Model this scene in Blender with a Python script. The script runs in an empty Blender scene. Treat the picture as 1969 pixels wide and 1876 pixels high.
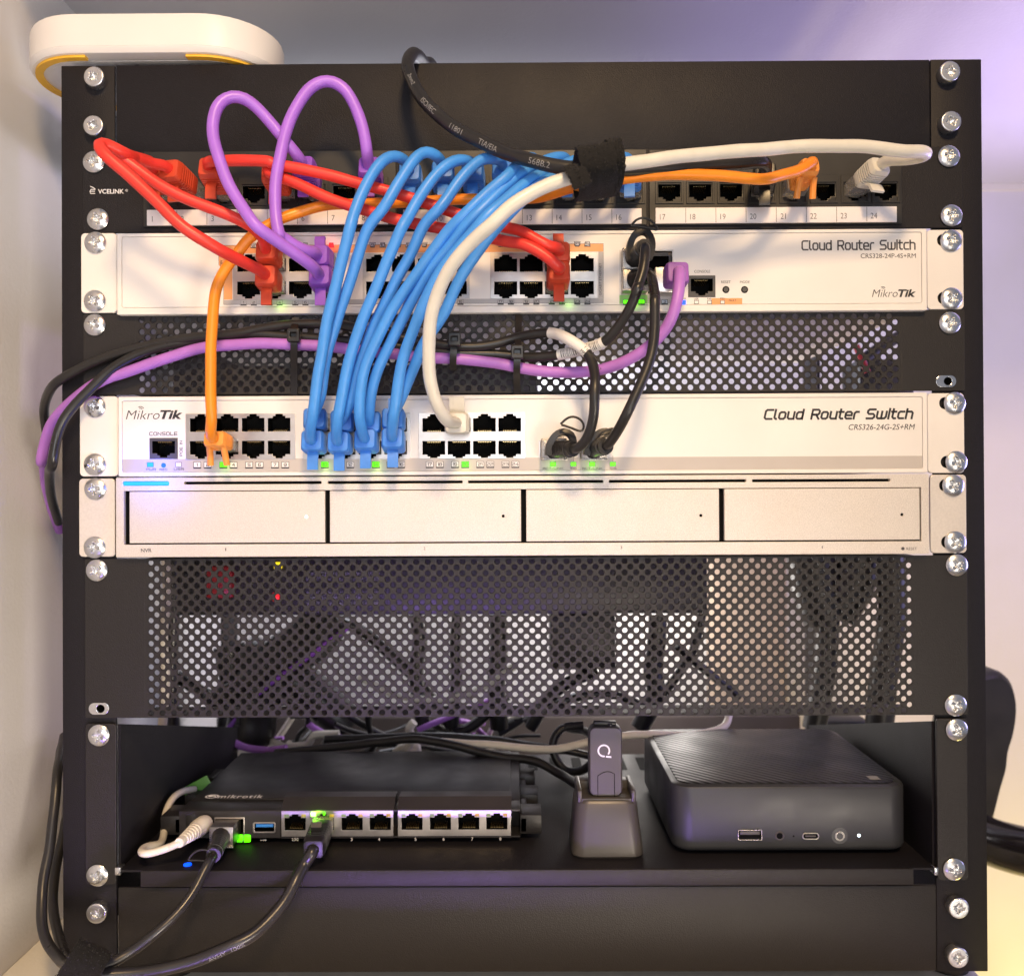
import bpy, bmesh, math, random
from mathutils import Vector, Matrix
random.seed(7)
S = bpy.context.scene
COL = S.collection
R = math.radians
MM = 0.001

# ------------------------------------------------------------------ camera
FPX, CX, CY, DIST = 1754.0, 984.5, 938.0, 0.5
ROLL, PITCH, YAW = -0.0047, 0.0051, 0.0045
CAMROT = Matrix.Rotation(YAW, 3, 'Z') @ Matrix.Rotation(R(90) + PITCH, 3, 'X') @ Matrix.Rotation(ROLL, 3, 'Z')
CAMLOC = Vector((0, -DIST, 0))
cd = bpy.data.cameras.new('camera'); cam = bpy.data.objects.new('camera', cd); COL.objects.link(cam)
cam.matrix_world = Matrix.Translation(CAMLOC) @ CAMROT.to_4x4()
cd.sensor_width = 36.0; cd.lens = 36.0 * FPX / 1969.0
cd.clip_start = 0.01; cd.clip_end = 60
cd.dof.use_dof = True; cd.dof.focus_distance = 0.475; cd.dof.aperture_fstop = 11
S.camera = cam

# ------------------------------------------------------------------ world, lamps, exposure
W = bpy.data.worlds.new('World'); S.world = W; W.use_nodes = True
bg = W.node_tree.nodes['Background']
bg.inputs[0].default_value = (0.55, 0.57, 0.68, 1); bg.inputs[1].default_value = 0.42
S.view_settings.view_transform = 'Standard'; S.view_settings.look = 'None'
S.view_settings.gamma = 1.0; S.view_settings.exposure = 0.0
S.view_settings.use_curve_mapping = False

def area(name, loc, target, size, power, color, size_y=None, spread=180):
    l = bpy.data.lights.new(name, 'AREA'); l.energy = power; l.color = color; l.size = size
    l.spread = R(spread)
    if size_y: l.shape = 'RECTANGLE'; l.size_y = size_y
    o = bpy.data.objects.new(name, l); COL.objects.link(o)
    o.location = loc
    o.rotation_euler = (Vector(target) - Vector(loc)).to_track_quat('-Z', 'Y').to_euler()
    return o
area('room_lamp', (0.10, -0.95, 0.76), (0.03, 0, -0.05), 0.16, 3.6, (1.0, 0.67, 0.34), spread=95)
area('warm_room_bounce', (0.10, -1.5, -0.10), (0.0, 0, -0.06), 0.8, 2.6, (1.0, 0.80, 0.56))
area('low_wall_fill', (0.46, -0.95, -0.42), (-0.29, 0.03, -0.16), 0.25, 0.95, (1.0, 0.86, 0.70), spread=60)  # added fill brightening the lower left wall, no lamp stands there
area('cool_wall_fill', (-0.02, -1.2, 0.12), (-0.29, 0.1, 0.28), 0.4, 0.75, (0.76, 0.86, 1.0), spread=80)  # added cool fill for the upper left wall, not an actual window
area('purple_led_strip', (0.62, 0.16, 0.10), (0.42, -0.02, 0.318), 0.16, 2.3, (0.54, 0.39, 1.0))
area('lilac_side_light', (0.80, 0.06, -0.06), (0.25, 0.22, 0.10), 0.25, 1.15, (0.52, 0.46, 1.0))
area('floor_lamp', (0.58, 0.10, -0.80), (0.50, 0.45, -0.60), 0.2, 3.8, (1.0, 0.76, 0.24))
area('purple_floor_glow', (-0.10, -0.62, -0.56), (-0.05, 0, -0.30), 0.16, 0.45, (0.45, 0.26, 1.0), spread=40)
def point_fill(name, loc, e, col):
    pl = bpy.data.lights.new(name, 'POINT'); pl.energy = e; pl.color = col; pl.shadow_soft_size = 0.05
    po = bpy.data.objects.new(name, pl); COL.objects.link(po); po.location = loc
point_fill('back_wall_fill', (0.12, 0.33, -0.12), 1.15, (1.0, 0.93, 0.86))  # unseen fill added behind the rack to brighten the back wall
point_fill('ceiling_bounce', (-0.06, 0.36, 0.17), 3.2, (0.88, 0.90, 1.0))  # added point light lifting the ceiling in place of bounced light

# ------------------------------------------------------------------ picture -> place helpers
ZN = {}
for c in range(4):
    for r in range(3): ZN['t%d%d' % (c, r)] = (c * 1024, r * 900, 1.876)
    ZN['t%d3' % c] = (c * 1024, 2700, 1.5596)
ZN['S1'] = (860, 920, 2.813); ZN['S2'] = (1920, 920, 2.461); ZN['S3'] = (2420, 840, 3.2817)
ZN['S4'] = (460, 560, 2.813); ZN['S5'] = (2050, 1600, 3.58); ZN['S6'] = (460, 2840, 2.1878); ZN['S7'] = (1300, 2840, 1.5146)
def P(z, x, y):
    ox, oy, s = ZN[z]
    return ((ox + x / s) / 2.0803, (oy + y / s) / 2.0803)
def at(px, py, Y=0.0):
    """survey a picture point onto the vertical plane Y millimetres behind the rack front"""
    d = CAMROT @ Vector(((px - CX) / FPX, -(py - CY) / FPX, -1))
    t = (Y * MM + DIST) / d.y
    return CAMLOC + d * t
def path(*items):
    """('zone', Y, x,y, x,y, ...) groups, or ('D', Y, ...) in full-picture units; Y may be (Y0,Y1)"""
    out = []
    for it in items:
        z, Y, c = it[0], it[1], it[2:]
        n = len(c) // 2
        for i in range(n):
            x, y = c[2 * i], c[2 * i + 1]
            if z != 'D': x, y = P(z, x, y)
            yy = Y if not isinstance(Y, tuple) else Y[0] + (Y[1] - Y[0]) * (i / max(1, n - 1))
            out.append(at(x, y, yy))
    return out

# ------------------------------------------------------------------ materials
def mat(name, col, rough=0.5, metal=0.0, bump=0.0, bscale=900, var=0.0, vscale=60, emit=None, es=0.0, coat=0.0, trans=0.0, rvar=0.08, sheen=0.0, speck=0.0, spec=0.5):
    m = bpy.data.materials.new(name); m.use_nodes = True
    nt = m.node_tree; b = nt.nodes['Principled BSDF']
    b.inputs['Base Color'].default_value = (*col, 1)
    b.inputs['Roughness'].default_value = rough; b.inputs['Metallic'].default_value = metal
    b.inputs['Coat Weight'].default_value = coat; b.inputs['Transmission Weight'].default_value = trans
    b.inputs['Sheen Weight'].default_value = sheen; b.inputs['Specular IOR Level'].default_value = spec
    tc = nt.nodes.new('ShaderNodeTexCoord')
    if emit:
        b.inputs['Emission Color'].default_value = (*emit, 1); b.inputs['Emission Strength'].default_value = es
    if var or speck:
        n = nt.nodes.new('ShaderNodeTexNoise'); n.inputs['Scale'].default_value = vscale if var else bscale; n.inputs['Detail'].default_value = 6
        nt.links.new(tc.outputs['Object'], n.inputs['Vector'])
        mp = nt.nodes.new('ShaderNodeMapRange'); v = var or speck
        mp.inputs['From Min'].default_value = 0.3; mp.inputs['From Max'].default_value = 0.7
        mp.inputs['To Min'].default_value = 1 - v; mp.inputs['To Max'].default_value = 1 + v
        nt.links.new(n.outputs['Fac'], mp.inputs['Value'])
        mx = nt.nodes.new('ShaderNodeVectorMath'); mx.operation = 'SCALE'; mx.inputs[0].default_value = col
        nt.links.new(mp.outputs[0], mx.inputs['Scale']); nt.links.new(mx.outputs[0], b.inputs['Base Color'])
    if rvar:
        n2 = nt.nodes.new('ShaderNodeTexNoise'); n2.inputs['Scale'].default_value = 45; n2.inputs['Detail'].default_value = 5
        nt.links.new(tc.outputs['Object'], n2.inputs['Vector'])
        m2 = nt.nodes.new('ShaderNodeMapRange'); m2.inputs['From Min'].default_value = 0.3; m2.inputs['From Max'].default_value = 0.7
        m2.inputs['To Min'].default_value = max(0.02, rough - rvar); m2.inputs['To Max'].default_value = min(1, rough + rvar)
        nt.links.new(n2.outputs['Fac'], m2.inputs['Value']); nt.links.new(m2.outputs[0], b.inputs['Roughness'])
    if bump:
        n3 = nt.nodes.new('ShaderNodeTexNoise'); n3.inputs['Scale'].default_value = bscale; n3.inputs['Detail'].default_value = 3
        nt.links.new(tc.outputs['Object'], n3.inputs['Vector'])
        bp = nt.nodes.new('ShaderNodeBump'); bp.inputs['Strength'].default_value = bump; bp.inputs['Distance'].default_value = 0.0004
        nt.links.new(n3.outputs['Fac'], bp.inputs['Height']); nt.links.new(bp.outputs[0], b.inputs['Normal'])
    return m
M = dict(
    powder=mat('black_powder_coat', (0.0095, 0.0085, 0.0115), 0.52, 0, 0.55, 1700, 0.10, 400, rvar=.03, spec=.27),
    powder2=mat('charcoal_powder_coat', (0.0145, 0.0125, 0.0125), 0.46, 0, 0.5, 1700, 0.08, 400, rvar=.03, spec=.38),
    plastic=mat('black_plastic', (0.016, 0.015, 0.016), 0.42, 0, 0.08, 1500, 0.1, 60),
    keystone=mat('black_keystone_plastic', (0.012, 0.011, 0.011), 0.45, 0, 0.05, 1500),
    hole=mat('port_inside', (0.003, 0.003, 0.003), 0.7, rvar=0, spec=.08),
    white=mat('white_paint', (0.79, 0.76, 0.73), 0.42, 0, 0.22, 1500, 0.035, 28),
    label=mat('white_overlay', (0.79, 0.765, 0.745), 0.38, 0, 0.14, 1800, 0.03, 22),
    silver=mat('silver_paint', (0.70, 0.655, 0.62), 0.44, 0.25, 0.35, 2600, speck=0.16, bscale=2600) if False else mat('silver_paint', (0.66, 0.61, 0.56), 0.42, 0.25, 0.35, 2600, 0.20, 2300),
    ear=mat('silver_ear', (0.72, 0.67, 0.62), 0.38, 0.3, 0.15, 2400, 0.05, 800),
    steel=mat('bright_zinc', (0.70, 0.71, 0.72), 0.26, 1.0, 0.05, 900, 0.08, 200),
    router=mat('router_plastic', (0.024, 0.022, 0.025), 0.42, 0, 0.1, 1500, 0.1, 60),
    shell=mat('scuffed_metal', (0.36, 0.34, 0.32), 0.30, 1.0, 0.6, 1500, 0.25, 1500),
    tin=mat('tin_shell', (0.55, 0.51, 0.48), 0.36, 1.0, 0.1, 900, 0.06, 200),
    brass=mat('gold_contact', (0.85, 0.62, 0.28), 0.3, 1.0),
    ink=mat('black_ink', (0.025, 0.025, 0.03), 0.55, rvar=0),
    inkgrey=mat('dark_grey_ink', (0.07, 0.065, 0.07), 0.55, rvar=0),
    inkwhite=mat('white_ink', (0.72, 0.72, 0.75), 0.5, rvar=0),
    inkdim=mat('grey_ink', (0.25, 0.25, 0.26), 0.5, rvar=0),
    paper=mat('label_paper', (0.80, 0.76, 0.77), 0.6, 0, 0.1, 1200, 0.02, 200),
    orangeprint=mat('orange_print', (0.80, 0.36, 0.14), 0.42, 0, 0.04, 2500, 0.02),
    greyprint=mat('grey_print', (0.42, 0.41, 0.42), 0.42, 0, 0.04, 2500, 0.02),
    greyband=mat('warm_grey_print', (0.50, 0.46, 0.43), 0.42, 0, 0.04, 2500, 0.02),
    red=mat('red_pvc', (0.76, 0.042, 0.028), 0.42, 0, 0.12, 500, 0.06, 120),
    redboot=mat('red_boot', (0.56, 0.055, 0.018), 0.5, 0, 0.2, 700, 0.08, 150),
    blue=mat('blue_pvc', (0.055, 0.28, 0.78), 0.42, 0, 0.12, 500, 0.06, 120),
    blueboot=mat('blue_boot', (0.05, 0.23, 0.72), 0.48, 0, 0.2, 700, 0.08, 150),
    purple=mat('purple_pvc', (0.385, 0.15, 0.72), 0.42, 0, 0.12, 500, 0.06, 120),
    purpleboot=mat('purple_boot', (0.25, 0.075, 0.52), 0.5, 0, 0.2, 700, 0.08, 150),
    violet=mat('violet_pvc', (0.43, 0.17, 0.60), 0.40, 0, 0.12, 500, 0.06, 120),
    violetboot=mat('violet_boot', (0.30, 0.10, 0.44), 0.45, 0, 0.2, 700, 0.08, 150),
    orange=mat('orange_pvc', (0.88, 0.27, 0.012), 0.38, 0, 0.12, 500, 0.06, 120),
    orangeboot=mat('orange_boot', (0.86, 0.31, 0.05), 0.5, 0, 0.2, 700, 0.08, 150),
    grey=mat('pale_grey_pvc', (0.66, 0.64, 0.57), 0.34, 0, 0.12, 500, 0.05, 120),
    black=mat('black_pvc', (0.017, 0.016, 0.016), 0.34, 0, 0.10, 500, 0.1, 120),
    cream=mat('cream_pvc', (0.74, 0.68, 0.58), 0.4, 0, 0.12, 500, 0.05, 120),
    clear=mat('clear_plug', (0.75, 0.72, 0.68), 0.15, 0, trans=0.75, rvar=0),
    velcro=mat('hook_and_loop', (0.006, 0.0055, 0.0055), 1.0, 0, 0.8, 900, 0.3, 700, rvar=0),
    fibre=mat('strap_fibre', (0.035, 0.032, 0.032), 0.9, rvar=0),
    tie=mat('nylon_tie', (0.012, 0.011, 0.011), 0.35, 0, 0.05, 800),
    hubwhite=mat('hub_white', (0.80, 0.77, 0.75), 0.38, 0, 0.08, 1500, 0.02, 20),
    rubber=mat('yellow_rubber', (0.90, 0.50, 0.04), 0.6, 0, 0.15, 900, 0.06, 100),
    slate=mat('slate_case', (0.036, 0.038, 0.044), 0.40, 0.2, 0.10, 1800, 0.06, 40),
    dongle=mat('grey_dongle', (0.055, 0.050, 0.047), 0.4, 0, 0.1, 1800, 0.06, 60),
    usbblue=mat('usb_blue', (0.04, 0.24, 0.75), 0.4),
    green=mat('green_tag', (0.16, 0.42, 0.07), 0.5, 0, 0.1, 400),
    barcode=mat('sleeve_white', (0.78, 0.76, 0.73), 0.45, 0, 0.05, 600),
    wood=mat('pale_wood', (0.42, 0.32, 0.24), 0.6, 0, 0.2, 300, 0.12, 30),
    redplastic=mat('red_plastic', (0.30, 0.015, 0.015), 0.4),
    darkgrey=mat('dark_grey_case', (0.07, 0.066, 0.066), 0.5, 0, 0.1, 900),
    gled=mat('led_green_lit', (0.2, 0.7, 0.05), 0.4, emit=(0.32, 1.0, 0.04), es=1.15, rvar=0),
    gledb=mat('led_green_bright', (0.02, 0.1, 0.01), 0.4, emit=(0.11, 1.0, 0.0), es=2.0, rvar=0),
    gglow=mat('led_green_bezel', (0.25, 0.45, 0.18), 0.5, emit=(0.2, 0.8, 0.03), es=0.06, rvar=0),
    bled=mat('led_blue_lit', (0.01, 0.03, 0.2), 0.4, emit=(0.0, 0.07, 1.0), es=2.5, rvar=0),
    bbar=mat('led_bar_lit', (0.01, 0.05, 0.1), 0.4, emit=(0.012, 0.36, 1.0), es=1.7, rvar=0),
    rled=mat('led_red_lit', (0.1, 0.0, 0.0), 0.4, emit=(1.0, 0.012, 0.02), es=1.3, rvar=0),
    yled=mat('led_yellow_lit', (0.1, 0.08, 0.0), 0.4, emit=(1.0, 0.75, 0.02), es=1.4, rvar=0),
    wled=mat('led_white_lit', (0.8, 0.9, 1), 0.4, emit=(0.75, 0.92, 1.0), es=3.0, rvar=0),
    ledoff=mat('led_window', (0.55, 0.55, 0.62), 0.35, rvar=0),
    ledblue=mat('led_window_blue', (0.40, 0.47, 0.56), 0.35, rvar=0),
    ledgy=mat('led_lens_green', (0.20, 0.30, 0.12), 0.35, rvar=0), ledyw=mat('led_lens_yellow', (0.45, 0.32, 0.05), 0.35, rvar=0),
)
def wallmat(name, col, b=0.25, sc=160):
    return mat(name, col, 0.85, 0, .55, 420, 0.03, 9, rvar=0.05)
M['wall'] = wallmat('painted_wall', (0.70, 0.68, 0.67)); M['ceil'] = wallmat('painted_ceiling', (0.58, 0.57, 0.58)); M['table'] = wallmat('table_laminate', (0.75, 0.71, 0.62))
M['floor'] = wallmat('floor_vinyl', (0.55, 0.48, 0.40))

# ------------------------------------------------------------------ mesh helpers (metres)
class MB:
    def __init__(s): s.v = []; s.f = []; s.m = []
    def add(s, vs, fs, mi=0):
        o = len(s.v); s.v += [tuple(v) for v in vs]; s.f += [tuple(i + o for i in f) for f in fs]; s.m += [mi] * len(fs)
    def box(s, x0, x1, y0, y1, z0, z1, bev=0.0, mi=0, seg=2):
        bm = bmesh.new(); bmesh.ops.create_cube(bm, size=1)
        for v in bm.verts:
            v.co = Vector(((x0 + x1) / 2 + v.co.x * (x1 - x0), (y0 + y1) / 2 + v.co.y * (y1 - y0), (z0 + z1) / 2 + v.co.z * (z1 - z0)))
        if bev: bmesh.ops.bevel(bm, geom=bm.edges[:], offset=bev, segments=seg, affect='EDGES', profile=0.5)
        bm.verts.index_update()
        s.add([v.co[:] for v in bm.verts], [[v.index for v in f.verts] for f in bm.faces], mi); bm.free()
    def loft(s, rings, mi=0, cap=True):
        n = len(rings[0]); vs = [p for r in rings for p in r]; fs = []
        for k in range(len(rings) - 1):
            for i in range(n):
                j = (i + 1) % n
                fs.append((k * n + i, k * n + j, (k + 1) * n + j, (k + 1) * n + i))
        if cap: fs.append(tuple(reversed(range(n)))); fs.append(tuple((len(rings) - 1) * n + i for i in range(n)))
        s.add(vs, fs, mi)
    def prism(s, poly, y0, y1, mi=0):
        """polygon of (x,z) extruded from y0 to y1"""
        s.loft([[(x, y0, z) for x, z in poly], [(x, y1, z) for x, z in poly]], mi)
    def tube(s, pts, r, n=14, mi=0, cap=True, flat=None):
        pts = [Vector(p) for p in pts]; rings = []
        t0 = (pts[1] - pts[0]).normalized(); a = Vector((0, 0, 1)) if abs(t0.z) < 0.9 else Vector((1, 0, 0))
        u = t0.cross(a).normalized()
        for i, p in enumerate(pts):
            t = (pts[min(i + 1, len(pts) - 1)] - pts[max(i - 1, 0)])
            t = t.normalized() if t.length > 1e-9 else t0
            u = (u - t * u.dot(t)).normalized(); w = t.cross(u)
            rr = r[i] if isinstance(r, (list, tuple)) else r
            rings.append([p + (u * math.cos(2 * math.pi * k / n) + w * math.sin(2 * math.pi * k / n)) * rr for k in range(n)])
        s.loft(rings, mi, cap)
    def ribbon(s, pts, side, wid, th, mi=0):
        """flat strap along pts; side(i) = width direction"""
        rings = []
        for i, p in enumerate(pts):
            p = Vector(p); t = (Vector(pts[min(i + 1, len(pts) - 1)]) - Vector(pts[max(i - 1, 0)])).normalized()
            sd = Vector(side) if not callable(side) else side(i)
            sd = (sd - t * sd.dot(t)).normalized(); nn = t.cross(sd)
            rings.append([p + sd * wid / 2 + nn * th / 2, p - sd * wid / 2 + nn * th / 2, p - sd * wid / 2 - nn * th / 2, p + sd * wid / 2 - nn * th / 2])
        s.loft(rings, mi)
    def cyl(s, c, r, y0, y1, n=24, mi=0, r2=None):
        r2 = r if r2 is None else r2
        s.loft([[(c[0] + r * math.cos(2 * math.pi * k / n), y0, c[1] + r * math.sin(2 * math.pi * k / n)) for k in range(n)],
                [(c[0] + r2 * math.cos(2 * math.pi * k / n), y1, c[1] + r2 * math.sin(2 * math.pi * k / n)) for k in range(n)]], mi)
    def merge(s, vs, fs, fn, mi=0): s.add([fn(Vector(v)) for v in vs], fs, mi)

WL = {}
def wloc(o): return WL.get(o.name, Vector((0, 0, 0)))
def build(name, mb, mats, parent=None, ang=35, loc=None):
    me = bpy.data.meshes.new(name)
    base = Vector(loc) if loc is not None else (wloc(parent) if parent else Vector((0, 0, 0)))
    me.from_pydata([tuple(Vector(v) - base) for v in mb.v], [], mb.f)
    for m in (mats if isinstance(mats, (list, tuple)) else [mats]): me.materials.append(M[m] if isinstance(m, str) else m)
    me.polygons.foreach_set('material_index', mb.m)
    bm = bmesh.new(); bm.from_mesh(me); bmesh.ops.recalc_face_normals(bm, faces=bm.faces[:]); bm.to_mesh(me); bm.free()
    me.polygons.foreach_set('use_smooth', [True] * len(me.polygons)); me.set_sharp_from_angle(angle=R(ang)); me.update()
    o = bpy.data.objects.new(name, me); COL.objects.link(o)
    if parent: o.parent = parent; o.location = base - wloc(parent)
    else: o.location = base
    WL[o.name] = base
    return o
def copypart(o, parent, pos, rot=None):
    c = o.copy(); COL.objects.link(c); c.parent = parent; c.location = Vector(pos) - wloc(parent); WL[c.name] = Vector(pos)
    if rot is not None: c.rotation_euler = (0, rot, 0)
    return c
def thing(name, label, cat, loc, group=None):
    o = bpy.data.objects.new(name, None); COL.objects.link(o); o.location = loc; o.empty_display_size = 0.02
    o['label'] = label; o['category'] = cat
    if group: o['group'] = group
    WL[o.name] = Vector(loc); return o
def tag(o, label, cat, group=None):
    o['label'] = label; o['category'] = cat
    if group: o['group'] = group
    return o
def struct(o): o['kind'] = 'structure'; return o
def rrect(x0, x1, z0, z1, r, n=5):
    out = []
    for cx, cz, a in ((x1 - r, z1 - r, 0), (x0 + r, z1 - r, 90), (x0 + r, z0 + r, 180), (x1 - r, z0 + r, 270)):
        for k in range(n + 1):
            t = R(a + 90 * k / n); out.append((cx + r * math.cos(t), cz + r * math.sin(t)))
    return out
def circ(x, z, r, n=20): return [(x + r * math.cos(2 * math.pi * k / n), z + r * math.sin(2 * math.pi * k / n)) for k in range(n)]
def plate_geo(outline, holes, th, bev=0.0):
    cu = bpy.data.curves.new('tmp', 'CURVE'); cu.dimensions = '2D'; cu.fill_mode = 'BOTH'
    cu.extrude = th / 2 - bev; cu.bevel_depth = bev; cu.offset = -bev; cu.bevel_resolution = 1
    for pl in [outline] + list(holes):
        sp = cu.splines.new('POLY'); sp.points.add(len(pl) - 1)
        for p, q in zip(sp.points, pl): p.co = (q[0], q[1], 0, 1)
        sp.use_cyclic_u = True
    o = bpy.data.objects.new('tmp', cu); me = bpy.data.meshes.new_from_object(o)
    vs = [v.co.copy() for v in me.vertices]; fs = [tuple(p.vertices) for p in me.polygons]
    bpy.data.objects.remove(o); bpy.data.curves.remove(cu); bpy.data.meshes.remove(me)
    return vs, fs
def plate(mb, outline, holes, yf, th, bev=0.0, mi=0):
    vs, fs = plate_geo(outline, holes, th, bev)
    mb.merge(vs, fs, lambda v: (v.x, yf + th / 2 - v.z, v.y), mi)
def text_geo(s, shear=0.0, bold=0.0, space=1.0, th=0.02):
    cu = bpy.data.curves.new('tmp', 'FONT'); cu.body = s; cu.size = 1; cu.shear = shear; cu.offset = bold; cu.space_character = space; cu.extrude = th; cu.resolution_u = 3
    o = bpy.data.objects.new('tmp', cu); me = bpy.data.meshes.new_from_object(o)
    vs = [v.co.copy() for v in me.vertices]; fs = [tuple(p.vertices) for p in me.polygons]
    bpy.data.objects.remove(o); bpy.data.curves.remove(cu); bpy.data.meshes.remove(me)
    return vs, fs
def text_box(mb, s, x0, x1, z0, z1, y, mi=0, rot=0, natural=None, **k):
    """letters fitted to a rectangle, 0.08 mm proud of plane y"""
    vs, fs = text_geo(s, **k)
    if not vs: return
    if rot: vs = [Vector((-v.y, v.x, v.z)) for v in vs]
    ax, bx = min(v.x for v in vs), max(v.x for v in vs); ay, by = min(v.y for v in vs), max(v.y for v in vs)
    zt = max(abs(v.z) for v in vs) or 1
    if natural: hw = (bx - ax) / (by - ay) * (z1 - z0) * natural / 2; x0, x1 = (x0 + x1) / 2 - hw, (x0 + x1) / 2 + hw
    fx = lambda v: (x0 + (v.x - ax) / (bx - ax) * (x1 - x0), y - 0.00005 - 0.00004 * v.z / zt, z0 + (v.y - ay) / (by - ay) * (z1 - z0))
    mb.merge(vs, fs, fx, mi)
def text_px(mb, s, X0, Y0, X1, Y1, Y, mi=0, **k):
    a = at(X0, Y0, Y); b = at(X1, Y1, Y)
    text_box(mb, s, a.x, b.x, b.z, a.z, a.y, mi, **k)
def _glyphs():
    c, h, g = .15, .74, {}
    bx = lambda W, H: [(W - c, 0), (c, 0), (0, c), (0, H - c), (c, H), (W - c, H), (W, H - c), (W, c), (W - c, 0)]
    W = .78
    g['C'] = (W, [[(W, 1), (c, 1), (0, 1 - c), (0, c), (c, 0), (W, 0)]]); g['O'] = g['0'] = (W, [bx(W, 1)]); g['l'] = (.2, [[(0, 1), (0, c), (c, 0), (.2, 0)]])
    w = .66
    g['o'] = (w, [bx(w, h)]); g['u'] = (w, [[(0, h), (0, c), (c, 0), (w, 0)], [(w, h), (w, 0)]]); g['d'] = (w, [bx(w, h), [(w, 1), (w, 0)]])
    g['R'] = (W, [[(0, 0), (0, 1), (W - c, 1), (W, 1 - c), (W, .45 + c), (W - c, .45), (0, .45)], [(.45, .45), (W, 0)]]); g['P'] = (W, g['R'][1][:1])
    g['t'] = (.42, [[(.1, 1), (.1, c), (.1 + c, 0), (.42, 0)], [(-.04, h), (.42, h)]]); g['e'] = (w, [[(0, .36), (w, .36), (w, h - c), (w - c, h), (c, h), (0, h - c), (0, c), (c, 0), (w, 0)]])
    g['r'] = (.42, [[(0, 0), (0, h - c), (c, h), (.42, h)]]); g['S'] = g['5'] = (W, [[(W, 1), (c, 1), (0, 1 - c), (0, .5 + c), (c, .5), (W - c, .5), (W, .5 - c), (W, c), (W - c, 0), (0, 0)]])
    g['w'] = (1.0, [[(0, h), (0, c), (c, 0), (1 - c, 0), (1, c), (1, h)], [(.5, h), (.5, 0)]]); g['i'] = (.02, [[(0, 0), (0, h)], [(0, .92), (0, 1.04)]])
    g['c'] = (.58, [[(.58, h), (c, h), (0, h - c), (0, c), (c, 0), (.58, 0)]]); g['h'] = (w, [[(0, 0), (0, 1)], [(0, h), (w - c, h), (w, h - c), (w, 0)]])
    g['N'] = (W, [[(0, 0), (0, 1), (W, 0), (W, 1)]]); g['L'] = (.66, [[(0, 1), (0, 0), (.66, 0)]]); g['E'] = (.72, [[(.72, 1), (0, 1), (0, 0), (.72, 0)], [(0, .5), (.66, .5)]])
    g['A'] = (W, [[(0, 0), (0, 1 - c), (c, 1), (W - c, 1), (W, 1 - c), (W, 0)], [(0, .42), (W, .42)]]); g['K'] = (W, [[(0, 0), (0, 1)], [(W, 1), (.1, .5), (W, 0)]]); g['T'] = (W, [[(0, 1), (W, 1)], [(W / 2, 1), (W / 2, 0)]])
    g['I'] = (.02, [[(0, 0), (0, 1)]]); g['1'] = (.2, [[(0, .92), (.2, 1), (.2, 0)]]); g['G'] = (W, [[(W, 1), (c, 1), (0, 1 - c), (0, c), (c, 0), (W, 0), (W, .5), (.4, .5)]]); g['F'] = (.7, [[(.7, 1), (0, 1), (0, 0)], [(0, .5), (.6, .5)]])
    g['W'] = (1.0, [[(0, 1), (0, c), (c, 0), (1 - c, 0), (1, c), (1, 1)], [(.5, 1), (.5, 0)]]); g['U'] = (W, [[(0, 1), (0, c), (c, 0), (W - c, 0), (W, c), (W, 1)]]); g['/'] = (.5, [[(0, 0), (.5, 1)]]); g['B'] = (W, [bx(W, 1), [(0, .5), (W, .5)]])
    g['2'] = (W, [[(0, 1), (W - c, 1), (W, 1 - c), (W, .5 + c), (W - c, .5), (c, .5), (0, .5 - c), (0, 0), (W, 0)]]); g['3'] = (W, [[(0, 1), (W - c, 1), (W, 1 - c), (W, c), (W - c, 0), (0, 0)], [(.2, .5), (W, .5)]]); g['4'] = (W, [[(.6, 0), (.6, 1), (0, .3), (W, .3)]])
    g['6'] = (W, [[(W, 1), (c, 1), (0, 1 - c), (0, c), (c, 0), (W - c, 0), (W, c), (W, .55 - c), (W - c, .55), (0, .55)]]); g['7'] = (W, [[(0, 1), (W, 1), (.3, 0)]]); g['8'] = g['B']; g['9'] = (W, [[(W, .45), (c, .45), (0, .45 + c), (0, 1 - c), (c, 1), (W - c, 1), (W, 1 - c), (W, c), (W - c, 0), (0, 0)]])
    g[' '] = (.42, []); return g
GLY = _glyphs()
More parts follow.
